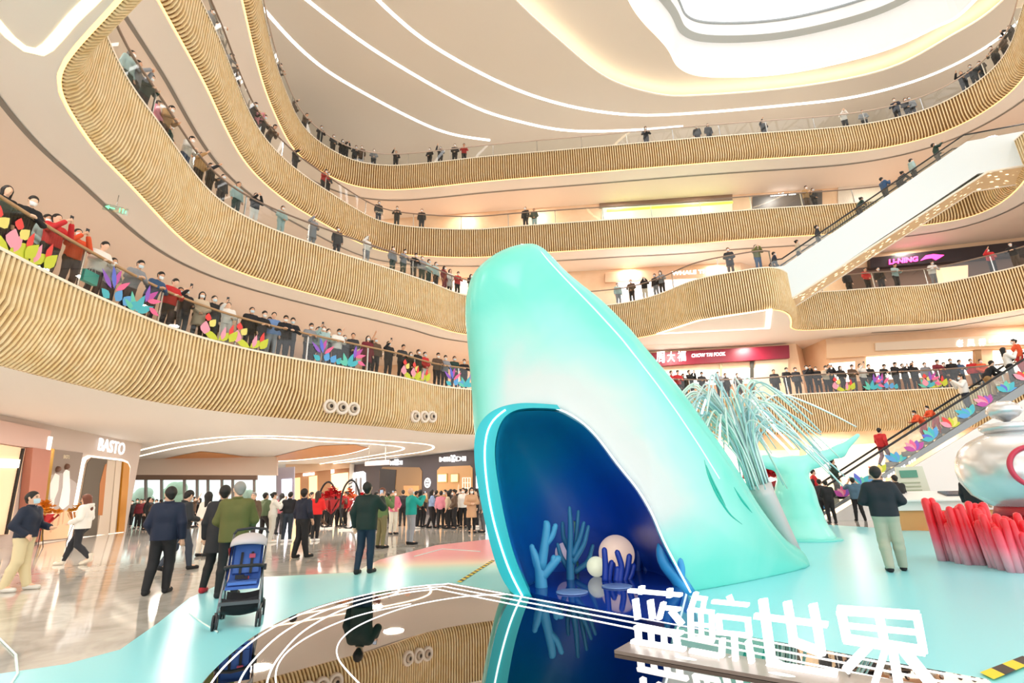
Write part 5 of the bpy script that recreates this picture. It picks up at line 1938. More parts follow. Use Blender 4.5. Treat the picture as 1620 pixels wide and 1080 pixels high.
def human_parts(pose, vox, style):
    """meshes of one figure: continuous body, top, lower garment, shoes, hair, mask"""
    J = joints(POSES[pose] if isinstance(pose, str) else pose)
    fine = vox < .016
    fem = style.get('fem', False)
    allp = np.array([J[k] for k in ('head', 'neck', 'sR', 'sL', 'eR', 'eL', 'wR', 'wL', 'kR', 'kL', 'aR', 'aL', 'toeR', 'toeL')])
    lo = allp.min(0) - .26; hi = allp.max(0) + .26
    lo[2] = -.02
    out = {}
    F, U, R = J['fw'], J['up'], J['rt']
    H = J['head']

    def torso(fd, e, hips=True):
        for sx in (-1, 1):
            o = np.array([sx * (.062 if not fem else .055), 0, 0])
            fd.cap(PV + o + (0, 0, -.02), J['chest'] + o * (1.25 if not fem else 1.1), .092 + e, (.100 if not fem else .09) + e, .05)
            sh = J['s' + ('R' if sx > 0 else 'L')]
            fd.cap(J['chest'] + o, sh * .7 + J['neck'] * .3 + (0, 0, -.06), .097 + e, .07 + e, .05)
            fd.cap(J['neck'] + (0, 0, -.045), sh, .05 + e * .6, .05 + e * .6, .05)
        if fem:
            fd.ell(J['chest'] + (0, .075, .02), (.13 + e, .07 + e, .08 + e), .04)

    def arm(fd, s, e, cut=1.0):
        fd.cap(J['s' + s], J['e' + s], .054 + e, .043 + e, .03)
        w_ = J['e' + s] + (J['w' + s] - J['e' + s]) * cut
        fd.cap(J['e' + s], w_, .043 + e, .032 + e, .02)

    def leg(fd, s, e, b=1.0, e2=None):
        e2 = e if e2 is None else e2
        fd.cap(J['h' + s], J['k' + s], .088 + e, .058 + e2, .04)
        a = J['k' + s] + (J['a' + s] - J['k' + s]) * b
        m_ = J['k' + s] * .68 + a * .32 + (0, -.015, 0)
        fd.cap(J['k' + s], m_, .056 + e2, .055 + e2, .02)
        fd.cap(m_, a, .055 + e2, .038 + e2, .02)

    # ---- body
    fd = Field(lo, hi, vox)
    torso(fd, 0)
    for s in 'RL':
        arm(fd, s, 0); leg(fd, s, 0)
        fd.cap(J['a' + s], J['toe' + s], .040, .034, .02)
        fd.cap(J['a' + s] + (0, -.02, -.045), J['toe' + s], .036, .034, .02)
    fd.cap(J['neck'] - U * .03, H - U * .05, .055, .052, .03)
    fd.ell(H + U * .025, (.077, .096, .10), .02)
    fd.cap(H - U * .04 + F * .01, H - U * .085 + F * .045, .066, .042, .03)
    fd.cap(H + F * .085 - U * .005, H + F * .105 - U * .03, .012, .016, .012)
    for sx in (-1, 1):
        fd.cap(H + R * sx * .076 - U * .02 - F * .005, H + R * sx * .082 + U * .02 - F * .01, .016, .018, .008)
    for s, sx in (('R', 1), ('L', -1)):
        w_ = J['w' + s]; d = w_ - J['e' + s]; d = d / np.linalg.norm(d)
        side = np.cross(d, (0, 1, 0) if abs(d[1]) < .8 else (0, 0, 1)); side /= np.linalg.norm(side)
        pn = np.cross(side, d)                       # palm normal-ish
        if pn[0] * sx > 0: pn = -pn
        spread = np.cross(d, pn)
        p1 = w_ + d * .085
        fd.cap(w_, p1, .030, .034 if fine else .036, .01)
        if fine:
            for i, (o_, l_) in enumerate([(-.03, .062), (-.01, .075), (.01, .07), (.03, .056)]):
                a = p1 + spread * o_ - d * .005
                m_ = a + d * l_ * .55 + pn * .008
                fd.cap(a, m_, .0105, .010, .004)
                fd.cap(m_, m_ + d * l_ * .4 + pn * l_ * .35, .010, .0085, .003)
            th_ = w_ + d * .03 + (-spread if (F @ spread) < 0 else spread) * .03
            dr = (th_ - w_) / np.linalg.norm(th_ - w_)
            fd.cap(th_, th_ + dr * .045 + d * .02, .0125, .010, .006)
        else:
            fd.cap(p1, p1 + d * .07 + pn * .025, .032, .018, .01)
    V, Fc = fd.polys()
    out['body'] = (V, Fc)
    # ---- lower garment
    kind = style.get('low', 'trousers')
    fd = Field(lo, hi, vox)
    if kind == 'trousers':
        lw = style.get('loose', .016)
        for sx in (-1, 1):
            fd.cap(PV + (sx * .06, 0, .03), PV + (sx * .075, -.01, -.06), .112, .118, .04)
        for s in 'RL':
            leg(fd, s, .014, .97, max(lw, .011))
        fd.clip((0, 0, 1), (0, 0, 1.02))
        fd.clip((0, 0, -1), (0, 0, .045))
    else:
        fd.cap(PV + (0, 0, .05), PV + (0, 0, -.5), .15, .23, .04)
        for s in 'RL':
            leg(fd, s, .006, .97, .006)
        fd.clip((0, 0, 1), (0, 0, 1.02))
    out['low'] = fd.polys()
    # ---- top
    fd = Field(lo, hi, vox)
    e = style.get('bulk', .026)
    torso(fd, e)
    hem = style.get('hem', .86)
    a = J['hR'] * .5 + J['hL'] * .5
    if hem < .8:
        fd.cap(PV, np.array([0, 0, hem - .1]), .165 + e * .5, .21 + e * .5, .06)
    else:
        for sx in (-1, 1):
            fd.cap(PV + (sx * .055, 0, .05), PV + (sx * .062, 0, -.12), .105 + e * .7, .112 + e * .7, .05)
    for s in 'RL':
        arm(fd, s, .014 + e * .35, .95)
    fd.cap(J['neck'] + (0, 0, -.05), J['neck'] + U * .02, .07, .062, .03)
    if style.get('hood'):
        fd.ell(J['neck'] - F * .09 + U * .0, (.12, .06, .09), .04)
    fd.clip((0, 0, -1), (0, 0, hem))
    fd.clip(U, J['neck'] + U * style.get('collar', .035))
    out['top'] = fd.polys()
    # ---- shoes
    for s in 'RL':
        f = J['f' + s]
        fd = Field(np.minimum(J['a' + s], J['toe' + s]) - .13, np.maximum(J['a' + s], J['toe' + s]) + .1, min(vox, .018))
        fd.cap(J['a' + s] + (0, -.01, -.035), J['toe' + s], .05, .044, .02)
        fd.cap(J['a' + s], J['a' + s] + (0, .0, -.03), .05, .05, .02)
        fd.clip((0, 0, -1), (0, 0, min(J['toe' + s][2] - .03, f[2] + .0) + .002 if f[2] < .02 else J['toe' + s][2] - .034))
        if style.get('boot'):
            fd.cap(J['a' + s] + (0, 0, .1), J['a' + s], .058, .05, .02)
        out['shoe' + s] = fd.polys()
    # ---- hair
    hs = style.get('hair', 'short')
    if hs != 'bald':
        hv = min(vox, .017)
        fd = Field(H - .22 - (0, 0, .3 if hs == 'long' else 0), H + .2, hv)
        fd.ell(H + U * .04 - F * .012, (.090, .103, .103), .01)
        fd.cap(H + U * .02 - F * .05, H - U * .035 - F * .06, .075, .05, .03)
        fd.clip(F * .80 - U * .62, H + F * .060 + U * .040)
        if hs == 'long':
            fd.clip(-U * 1.0 + F * .0, H - U * .10)
            fd.cap(H - F * .05, J['neck'] - F * .085 - U * .10, .085, .055, .05)
            for sx in (-1, 1):
                fd.cap(H + R * sx * .075 + U * .03, H + R * sx * .075 - U * .14 - F * .02, .03, .028, .03)
            fd.clip(F, H + F * .085)
        elif hs == 'bun':
            fd.ell(H - F * .115 + U * .05, (.045, .045, .045), .02)
        elif hs == 'cap':
            fd.cap(H + U * .075 + F * .06, H + U * .06 + F * .15, .03, .02, .02)
        out['hair'] = fd.polys()
    J['F'] = F; J['U'] = U; J['R'] = R
    return out, J


def mask_mesh(J):
    H, F, U, R = J['head'], J['F'], J['U'], J['R']
    vs = []
    na, nb = 9, 6
    for k in (0, 1):
        for i in range(na):
            for j in range(nb):
                a = (i / (na - 1) - .5) * 2.3
                z = -.012 - .085 * j / (nb - 1)
                rr = (.103 - .004 * abs(j - 2) ** 1.5 * .6) - .006 * k
                p = H + R * math.sin(a) * (rr - .018 - .004 * j) + F * (math.cos(a) * (rr + .012) + .004) + U * z
                vs.append(p)
    fs = []
    m_ = na * nb
    for k in (0, 1):
        for i in range(na - 1):
            for j in range(nb - 1):
                q = [k * m_ + i * nb + j, k * m_ + (i + 1) * nb + j, k * m_ + (i + 1) * nb + j + 1, k * m_ + i * nb + j + 1]
                fs.append(tuple(q if k == 0 else q[::-1]))
    return vs, fs


PROTO = {}


def proto(key, pose, vox, style):
    if key in PROTO:
        return PROTO[key]
    parts, J = human_parts(pose, vox, style)
    ms = {}
    for k, (V, F) in parts.items():
        if not len(V):
            continue
        me = quad_mesh(k, V, F)
        me.materials.append(None)
        ms[k] = me
    H, F_, U, R = J['head'], J['F'], J['U'], J['R']
    if vox < .016:
        me = ms['body']
        V, Fc = parts['body']
        c = V[Fc].mean(1) - H
        fx, fu, fr = c @ F_, c @ U, c @ R
        eye = (fx > .05) & (np.abs(np.abs(fr) - .033) < .014) & (np.abs(fu - .012) < .007)
        brow = (fx > .05) & (np.abs(np.abs(fr) - .034) < .018) & (np.abs(fu - .032) < .006)
        lip = (fx > .04) & (np.abs(fr) < .022) & (np.abs(fu + .062) < .007)
        mi = np.where(eye | brow, 1, np.where(lip, 2, 0)).astype(np.int32)
        me.materials.append(mat('2a1c18', .5)); me.materials.append(mat('b06a60', .5))
        me.polygons.foreach_set('material_index', mi)
    vs, fs = mask_mesh(J)
    me = bpy.data.meshes.new('face_mask')
    me.from_pydata([tuple(map(float, p)) for p in vs], [], fs)
    me.polygons.foreach_set('use_smooth', [True] * len(fs))
    me.materials.append(None)
    ms['mask'] = me
    PROTO[key] = (ms, J)
    return PROTO[key]


PALN = {'K': ('18181c', 'black'), 'N': ('182338', 'navy'), 'G': ('8d9096', 'grey'), 'R': ('c8262b', 'red'), 'W': ('ece9e4', 'white'), 'B': ('6f8fc0', 'blue'), 'T': ('14a59c', 'teal'), 'O': ('6a6a35', 'olive'), 'Y': ('b08a5a', 'tan'),
        'M': ('7a2330', 'maroon'), 'P': ('d98a9c', 'pink'), 'E': ('cfbda4', 'beige'), 'D': ('1c3a33', 'green'), 'C': ('2e2f34', 'charcoal'), 'S': ('a9c4c4', 'silver'), 'V': ('8e1e5c', 'magenta'), 'J': ('35567c', 'denim'), 'A': ('e0552a', 'orange'), 'U': ('5b4636', 'brown'), 'H': ('e8dccb', 'cream')}
SKIN = ['e3b79a', 'd9a888', 'ecc4a8', 'cf9d7c']
SKM = [mat(c, .5) for c in SKIN]
HAIRC = {'k': '17130f', 'b': '3a2a1f', 'g': '8e8c88', 'r': '6b3a26'}


def cl(c):
    return mat(PALN[c][0] if c in PALN else c, .75)


NPERS = [0]


def person(key, pose, vox, style, loc, yaw, top, low, label, group=None, shoe='K', hair='k', mask='E6EEF2', scale=1.0, skin=0):
    ms, J = proto(key, pose, vox, style)
    o = bpy.data.objects.new('person', ms['body'])
    COL.objects.link(o)
    add_props(o, label, 'person', group)
    o.location = loc; o.rotation_euler = (0, 0, yaw); o.scale = (scale,) * 3

    def setm(ob, m):
        ob.material_slots[0].link = 'OBJECT'
        ob.material_slots[0].material = m
    setm(o, SKM[skin % 4])
    NM = {'top': style.get('topname', 'jacket'), 'low': style.get('low', 'trousers'), 'shoeR': 'shoe', 'shoeL': 'shoe', 'hair': 'hair', 'mask': 'face_mask'}
    if style.get('hair') == 'cap': NM['hair'] = 'cap'
    MT = {'top': cl(top), 'low': cl(low), 'shoeR': cl(shoe), 'shoeL': cl(shoe), 'hair': mat(HAIRC.get(hair, hair), .6), 'mask': mat(mask.lower(), .7) if mask else None}
    for k, nm in NM.items():
        if k not in ms or MT[k] is None:
            continue
        c = bpy.data.objects.new(nm, ms[k])
        COL.objects.link(c)
        c.parent = o
        setm(c, MT[k])
    NPERS[0] += 1
    return o, J


def handpoint(o, J, s='R', d=.09):
    w_ = J['w' + s]; v = w_ - J['e' + s]; v = v / np.linalg.norm(v)
    p = w_ + v * d
    yaw = o.rotation_euler.z; sc = o.scale[0]
    c, s_ = math.cos(yaw), math.sin(yaw)
    return np.array(o.location) + sc * np.array([p[0] * c - p[1] * s_, p[0] * s_ + p[1] * c, p[2]])


def phone(o, J, label, col='22252a', both=True, big=1.0):
    a = handpoint(o, J, 'R', .11)
    if both:
        a = (a + handpoint(o, J, 'L', .11)) / 2
    yaw = o.rotation_euler.z
    t = thing('smartphone', label, 'phone', tuple(a), None, yaw)
    MB().box((0, 0, .03), (.078 * big, .010, .15 * big)).build('case', mat(col, .4), t)
    MB().box((0, -.0062, .03), (.07 * big, .002, .138 * big)).build('screen', mat('a9b8cc', .2, 0, .5), t)
    return t


FAR = {'short': dict(hair='short'), 'long': dict(hair='long', fem=True), 'bun': dict(hair='bun', fem=True), 'coat': dict(hair='long', fem=True, hem=.52, topname='coat'), 'mcoat': dict(hair='short', hem=.62, topname='coat'), 'bald': dict(hair='bald'), 'cap': dict(hair='cap'), 'hood': dict(hair='short', hood=True, bulk=.04), 'skirt': dict(hair='long', fem=True, low='skirt')}
PTXT = {'stand': 'standing', 'rail': 'leaning', 'lean': 'leaning', 'film': 'filming', 'film1': 'filming', 'cross': 'arms folded', 'front': 'standing', 'pocket': 'standing', 'walk': 'walking', 'raise': 'waving', 'bend': 'bending'}
HT = {'short': '', 'long': 'long haired ', 'bun': 'hair tied ', 'coat': 'long haired ', 'mcoat': '', 'bald': 'bald ', 'cap': 'capped ', 'hood': '', 'skirt': 'long haired '}


def far_person(pose, style, *a, **k):
    return person((pose, style), pose, .028, FAR[style], *a, **k)


def rail_people(L, txt, where, group, ylim=None, a=0, b=None, dist=.48, look=0.0):
    """entries 'px pose style top low' along a gallery rail"""
    E = EDGE[L]
    ents = [e.split() for e in txt.strip().split('\n')]
    ents.sort(key=lambda e: float(e[0]))
    for i, e in enumerate(ents):
        px = float(e[0]); pose, style, top, low = e[1:5]
        dd = dist + (float(e[5]) if len(e) > 5 else 0)
        u = E.find(px, dd, 1.1, ylim, a, b)
        p, n = E.at(u, dd)
        yaw = math.atan2(-n[1], -n[0]) - math.pi / 2 + look + rnd.uniform(-.25, .25)
        kid = len(e) > 6
        sc = rnd.uniform(.96, 1.04) * (.72 if kid else 1)
        gar = FAR[style].get('topname', 'jacket')
        lab = '%sperson in %s %s %s, %s from left %s' % (HT[style], PALN[top][1], gar, PTXT[pose], ordinal(i + 1), where)
        o, J = far_person(pose, style, (p[0], p[1], E.z), yaw, top, low, lab, group, shoe=rnd.choice('KKWC'), skin=i, scale=sc, mask=None if rnd.random() < .12 else rnd.choice(['e9eef2', 'cfe0ea', 'f4f4f4']))
        if pose in ('film', 'film1') and L == 2:
            phone(o, J, 'smartphone held by %s person from left %s' % (ordinal(i + 1), where), both=pose == 'film')


rail_people(2, '''2 stand long K K
22 stand short K K .5
37 lean short K K
66 front bun S K .25
84 film short R K
118 film bun A K
155 rail hood W C
172 front long G C .35
206 lean short G K
240 lean short J K
266 rail hood R K
281 front short W K .3
293 film1 bald K C
317 front coat E K
337 stand mcoat K K
350 stand bun D K .4
361 film1 bun W W
397 stand hood K K
412 rail short K K
425 front short G K .3
432 stand short B G
447 lean short K K
460 lean short K K
490 rail short G K
501 film short S C .3
511 film1 short S G
519 stand short K K .4
534 rail hood W K
546 raise short K K .3
556 front short C K
581 stand coat M K
595 raise bald U K
615 film1 short K K
634 rail short C K
648 front long K K .5
660 stand short K K
671 front bun R W
690 rail short U K
702 rail bun G C
720 front short D K
734 lean short K K''', 'on second gallery left of whale', 'spectators along the second gallery rail left of the whale', None, 0, u2w + 3, look=-.25)
rail_people(3, '''203 stand long S D
214 film short G K
229 rail short D K
246 front short P D .2
262 rail short Y U
266 front short D K .3
294 rail short W J
299 front bun W K .35
315 film1 short Y K
331 film1 short K K
352 stand short C K
376 stand short S D
402 film short K W
446 front short S S
496 film1 coat G G
533 stand mcoat C C
581 film1 short W G
620 stand bun G D
637 rail bun G D
654 lean short K K
668 stand short G D
677 front short S D
689 stand short S K
703 stand long M M
711 front coat W K
724 rail short R K
744 front long K K''', 'on third gallery left of whale', 'spectators along the third gallery rail left of the whale', None, u3n - .5, EDGE[3].find(860, .1, 1))
rail_people(3, '''977 stand bun S G
998 front short U K
1020 film short K H
1036 stand short C G
1046 rail long G K
1153 front mcoat C U
1197 film short O J''', 'on third gallery near escalator landing', 'spectators on the third gallery near the escalator landing', None, EDGE[3].find(900, .1, 1, (400, 500)), u3e, look=.2)
u3r = u3e + 3.2
rail_people(3, '''1341 stand short K K .6
1371 front bun R K .3
1392 stand short K C .4
1415 rail bun S K
1473 lean hood W G
1567 film1 bun R K
1603 lean short K U''', 'on third gallery by dark shop', 'spectators on the third gallery before the dark shop', None, u3r, None)
rail_people(4, '''333 stand short G K
342 film short W K
360 rail short G K
372 front long K K
398 rail short C K
405 film short P K
414 rail short C K
425 lean short U K
468 film1 short K C
512 rail short R K
519 front short C K
598 stand short C C
627 rail short K K
667 stand short K C
831 stand short K K
844 front short D S .2
1274 rail hood Y U
1287 front short K K .2''', 'on fourth gallery', 'spectators along the fourth gallery rail')
rail_people(5, '''423 front short W C
438 rail short C C
465 film1 short U K
481 rail short U K
506 rail short C K
527 front short C K
540 rail long K K
548 film short K K
560 lean short C K .2
573 stand mcoat U K
592 front short G C
626 film1 short K K
679 front short K K
697 film1 short C K
720 front short K K
735 rail short R K
1022 rail long K K .2
1103 stand short C K .3
1122 stand long K K .3
1207 film1 short C K .3
1334 film short W C
1365 front short G K .3
1417 lean short N K
1433 front bun K K .2
1442 stand short G K .2
1522 film1 short K K
1541 rail short C K
1553 front short K K .2
1574 rail short K K
1588 front bun U K
1601 film short K C''', 'on top gallery', 'spectators along the top gallery rail')
rail_people(2, '''1052 stand short K K .6
1063 front bun R K .3
1073 rail short R K
1081 stand short C K .4
1093 film short K K
1110 rail short C K
1136 front short G K
1149 stand short K K .5
1168 front mcoat K K .7
1227 stand cap K K .5
1243 rail short K K
1261 stand cap C K .4
1277 film cap K K
1292 front short K K .2
1305 rail short E K
1314 film bun C K
1332 front long K K
1348 rail short U K
1365 film1 bun W K
1378 stand bun K K .4
1396 lean cap K K
1415 rail hood K K
1432 film bun C K
1446 film1 short K K
1466 stand short G K .3
1483 rail bun M K
1496 front short C K .5
1506 stand short K K
1518 rail short J K .2
1540 stand short R K .6
1556 front bun A K .4''', 'on second gallery right of whale', 'spectators along the second gallery rail right of the whale', None, u2w + 3, None)

# children in red and others on the lower escalator
for i, (s, off, pose, style, top, low, kid, lab) in enumerate([
    (.5, -.1, 'stand', 'bun', 'R', 'E', 0, 'person in red top near the foot of the lower escalator'),
    (1.3, .1, 'stand', 'hood', 'D', 'G', 0, 'person in dark green hood low on the lower escalator'),
    (3.55, -.2, 'walk', 'short', 'R', 'M', 0, 'person in red shirt alone halfway up the lower escalator'),
    (5.2, .15, 'bend', 'short', 'A', 'R', 1, 'bending child in orange red costume on the lower escalator, lower of the pair'),
    (5.9, -.2, 'bend', 'short', 'A', 'R', 1, 'bending child in orange red costume on the lower escalator, upper of the pair'),
    (7.1, .1, 'film', 'hood', 'W', 'N', 0, 'person in white and navy on the upper half of the lower escalator'),
    (8.2, -.1, 'bend', 'short', 'K', 'Y', 0, 'bending person in black top and tan trousers high on the lower escalator'),
    (9.0, .15, 'film', 'long', 'W', 'K', 0, 'long haired person in white jacket high on the lower escalator'),
    (9.7, -.2, 'stand', 'bun', 'A', 'R', 0, 'person in orange red costume near the top of the lower escalator'),
    (10.2, .1, 'cross', 'bun', 'G', 'C', 0, 'person in grey with folded arms near the top of the lower escalator'),
    (11.6, .0, 'stand', 'mcoat', 'K', 'K', 0, 'person in black suit at the top of the lower escalator')]):
    p = PE1(s, off, 0); st_ = RUN1 / int(RUN1 / .36)
    z = min(6.4, (int(s / st_) + 1) * 6.4 / int(RUN1 / .36))
    far_person(pose, style, (p[0], p[1], z), math.radians(-12) + (math.pi / 2 if i in (3, 4, 5, 8) else -math.pi / 2) + rnd.uniform(-.3, .3) + (.9 if i == 2 else 0), top, low, lab, None, scale=.8 if kid else 1, skin=i)
for i, (s, off, pose, style, top, low, lab) in enumerate([
    (-.3, .1, 'walk', 'short', 'N', 'N', 'person in navy stepping onto the upper escalator'),
    (1.1, -.1, 'stand', 'bun', 'E', 'K', 'beige topped person at the bottom of the upper escalator'),
    (2.2, .1, 'stand', 'short', 'C', 'K', 'charcoal jacket person low on the upper escalator'),
    (4.6, -.1, 'lean', 'bun', 'D', 'K', 'dark green jacket person in the middle of the upper escalator'),
    (6.0, .1, 'film', 'short', 'J', 'K', 'denim blue jacket person above the middle of the upper escalator'),
    (6.9, -.1, 'bend', 'bun', 'C', 'K', 'bending charcoal person on the upper half of the upper escalator'),
    (7.6, .1, 'stand', 'hood', 'S', 'K', 'silver blue hooded person on the upper half of the upper escalator'),
    (9.0, -.1, 'film1', 'short', 'D', 'C', 'dark green jacket person filming high on the upper escalator')]):
    p = PE2(s, off, 0); k = int(RUN2 / .36); st_ = RUN2 / k
    z = 13.0 + (min(5.8, (int(s / st_) + 1) * 5.8 / k) if s > 0 else .01)
    far_person(pose, style, (p[0], p[1], z), math.radians(-17) - math.pi / 2 + rnd.uniform(-.4, .4), top, low, lab, None, skin=i)

# ================================================================== people on the ground floor, near ones in their own poses
GV = .0105


def ground(px, py, **k):
    q = onz(px, py, 0)
    return (float(q[0]), float(q[1]), 0.0)


def toward(loc, px, py):
    q = onz(px, py, 0)
    return math.atan2(q[1] - loc[1], q[0] - loc[0]) - math.pi / 2


def near(key, pose, style, px, py, yaw, top, low, label, **k):
    loc = ground(px, py)
    view = math.atan2(loc[1], loc[0]) - math.pi / 2      # facing straight away from the viewer
    o, J = person(key, pose, GV, style, loc, view + math.radians(yaw), top, low, label, **k)
    # standing collar of the jacket
    if style.get('hair') != 'long':
        c = J['neck'] + J['U'] * .022
        mb = MB()
        mb.tube([c + J['R'] * .068 * math.cos(a) + J['F'] * .066 * math.sin(a) + J['U'] * (.012 - .016 * max(0, math.sin(a))) for a in np.linspace(math.pi * .62, math.pi * 2.38, 21)], [.012] * 21, 8, True, 1.6)
        mb.build('collar', cl(top), o)
    return o, J


# yaw: 0 = back to the viewer, 180 = facing the viewer, -90 = facing right, 90 = facing left
o, J = near('n1', dict(eR=(.28, -.07, 1.12), wR=(.19, .10, .96), eL=(-.27, .02, 1.12), wL=(-.17, .26, 1.06), head=(-8, 0), fL=(-.11, .16, 0), fR=(.12, -.06, 0)), dict(hair='short', bulk=.036, loose=.03, hem=.90), 20, 935, -120, 'N', 'd8c9a2', 'person in navy jacket and khaki trousers with face mask at the left edge', shoe='d8d4cc', mask='bcd8e4')
o, J = near('n2', dict(fR=(.09, .36, .0), fL=(-.09, -.34, .06), kR=(.10, .22, .50), kL=(-.09, -.02, .47), eR=(.27, -.02, 1.12), wR=(.18, .22, 1.06), eL=(-.27, -.05, 1.12), wL=(-.2, .18, 1.02), head=(8, 0)), dict(hair='long', fem=True, hood=True, bulk=.045, hem=.86, boot=True), 118, 893, 62, 'W', '24262c', 'person with brown hair in white hooded jacket walking before the poster', shoe='e6dccb', hair='r', mask=None)
near('n3', 'front', dict(hair='short', bulk=.03), 162, 843, 180, 'H', '9a9a98', 'person in cream sweater standing in the rounded doorway', mask=None)
o, J = near('n4', dict(fR=(.12, .10, 0), fL=(-.12, -.06, 0), kR=(.11, .10, .5), eR=(.26, -.05, 1.11), wR=(.27, .02, .86), eL=(-.26, -.02, 1.11), wL=(-.2, .14, .93), head=(-8, -38)), dict(hair='short', bulk=.04, hem=.84, loose=.024), 245, 940, -16, '111e37', '17181c', 'tall person in navy jacket and glasses, back turned, left of the stroller', mask=None)
# glasses
Hh = J['head']
mb = MB()
for sx in (-1, 1):
    c = Hh + J['F'] * .098 + J['R'] * sx * .034 + J['U'] * .012
    mb.tube([c + J['R'] * .022 * math.cos(a) + J['U'] * .017 * math.sin(a) for a in np.linspace(0, 2 * math.pi, 13)], .0028, 5, False)
    mb.tube([Hh + J['F'] * .096 + J['R'] * sx * .056 + J['U'] * .014, Hh + J['F'] * .0 + J['R'] * sx * .084 + J['U'] * .018], .0028, 5)
mb.build('glasses', BLACK, o)
o, J = near('n5', dict(fR=(.10, .28, .0), fL=(-.10, -.26, .05), kR=(.11, .18, .5), kL=(-.1, 0, .47), eR=(.26, .0, 1.11), wR=(.16, .26, 1.06), eL=(-.26, .0, 1.11), wL=(-.14, .26, 1.05), head=(20, 0)), dict(hair='short', bulk=.036, hem=.86), 276, 903, -55, '23272d', '3a4250', 'person in black leather jacket reading papers behind the navy jacket', mask='e8eef2')
q = handpoint(o, J, 'R', .12)
t = thing('paper_sheet', 'white sheet of paper held by the person in black leather', 'paper', tuple(q), None, o.rotation_euler.z)
MB().box((-.08, .05, .0), (.2, .15, .004), M=Matrix.Rotation(math.radians(35), 3, 'X')).build('page', mat('f4f2ee', .5), t)
near('n6', dict(eR=(.25, .1, 1.15), wR=(.1, .3, 1.3), head=(-6, -20)), dict(hair='long', fem=True, bulk=.03), 318, 880, -45, 'ece4da', 'e4dccf', 'long haired person in pale blouse and cream trousers behind the black coat', mask='f2f2f2')
near('n7', dict(eR=(.27, -.02, 1.12), wR=(.2, .16, .96), head=(-6, -20), fR=(.10, .12, 0), fL=(-.12, -.08, 0)), dict(hair='short', bulk=.04, hem=.62, topname='coat'), 336, 936, -20, '1f2025', '141417', 'person in long black coat and red shoes left of the olive jacket', shoe='b3202c', mask=None)
near('n8', dict(eR=(.27, .05, 1.12), wR=(.2, .28, 1.0), eL=(-.26, .05, 1.12), wL=(-.14, .28, 1.0), head=(2, -30)), dict(hair='short', bulk=.044, hem=.80), 357, 945, -8, '5c5d2c', '121316', 'grey haired person in olive green jacket pushing the stroller', hair='g', mask=None, scale=1.02)
near('n9', 'stand', dict(hair='short'), 393, 862, 160, '5e4a38', '3a3533', 'person in brown jacket facing the viewer behind the stroller', mask=None, hair='g')
near('n10', dict(fR=(.1, .2, 0), kR=(.1, .16, .5), eR=(.26, .02, 1.12), wR=(.1, .26, 1.12), eL=(-.26, .02, 1.12), wL=(-.06, .27, 1.12), head=(-10, 0)), dict(hair='short', bulk=.04, hem=.9), 414, 858, -55, '5d6d4e', '251f20', 'person in grey green jacket and dark trousers right of the stroller top', mask='e8eef2')
near('n11', 'film', dict(hair='bun', fem=True, bulk=.03), 427, 858, -75, 'e6e2da', 'd9d6cc', 'hair tied person in white outfit beside the grey green jacket', shoe='e8e4dc')
near('n12', 'stand', dict(hair='long', fem=True), 440, 845, -30, '8e4c54', '1e1e22', 'long haired person in dusty rose top behind the white outfit', mask=None)
near('n13', dict(fR=(.12, .06, 0), eR=(.26, .02, 1.12), wR=(.12, .2, 1.1), eL=(-.26, .02, 1.12), wL=(-.1, .2, 1.1), head=(10, -10)), dict(hair='short', bulk=.03, hem=.97), 452, 857, -12, '17181d', '26303c', 'person in black uniform vest with pale belt, back turned, left of centre', shoe='e6e6e6', mask=None)
near('n14', dict(fR=(.12, .12, 0), fL=(-.12, -.06, 0), eR=(.27, -.05, 1.12), wR=(.22, .1, .92), head=(-10, -30)), dict(hair='short', bulk=.026, hem=.95, loose=.026), 474, 882, -45, '1b2034', '16171b', 'person in navy sweater and black trousers carrying a radio at the hip', mask='eef2f4')
near('n15', 'front', dict(hair='short', bulk=.03), 487, 848, -120, '2a2422', '1a1a1c', 'person in dark jacket between the navy sweater and the red sweater', mask=None)
near('n16', dict(fR=(.07, .06, 0), fL=(-.07, -.02, 0), kR=(.07, .06, .5), kL=(-.07, .0, .5), eR=(.24, .04, 1.12), wR=(.1, .22, 1.06), eL=(-.24, .04, 1.12), wL=(-.1, .22, 1.06)), dict(hair='long', fem=True, bulk=.04, hem=.9), 497, 856, -15, 'e02020', '1a1a1e', 'long haired person in bright red sweater and black leggings', shoe='f2f2f2', hair='b', mask=None)
o, J = near('n17', dict(fR=(.10, .05, 0), fL=(-.10, -.10, 0), eR=(.27, .14, 1.2), wR=(.16, .34, 1.38), eL=(-.27, -.04, 1.12), wL=(-.26, .04, .87), head=(-22, -12)), dict(hair='short', bulk=.04, hem=.80), 576, 907, -22, '142a26', '12283f', 'large person in dark green jacket and navy trousers looking up at centre', mask=None, scale=1.03)
phone(o, J, 'smartphone raised by the person in dark green jacket', both=False)
o, J = near('n18', 'film', dict(hair='bun', fem=False, bulk=.03), 602, 867, -50, '5f7a4a', '7a7350', 'person in green top and camouflage trousers filming beside the dark green jacket', mask=None, hair='r')
phone(o, J, 'smartphone held by the person in green top and camouflage trousers')
near('n19', dict(eR=(.3, -.02, 1.13), wR=(.16, .12, 1.0), eL=(-.3, -.02, 1.13), wL=(-.16, .12, 1.0)), dict(hair='short', bulk=.03), 621, 845, -150, 'd9708a', 'd8d2c4', 'person in pink vest and pale trousers facing the viewer at centre', mask='f2f4f4')
o, J = near('n20', dict(eR=(.24, .2, 1.2), wR=(.07, .42, 1.42), eL=(-.24, .2, 1.2), wL=(-.05, .42, 1.42), head=(-14, 0)), dict(hair='bald', bulk=.04, hem=.88), 649, 861, -62, '10a39a', '9a9ea6', 'person in bright teal jacket and grey trousers filming upwards', mask='e8eef2')
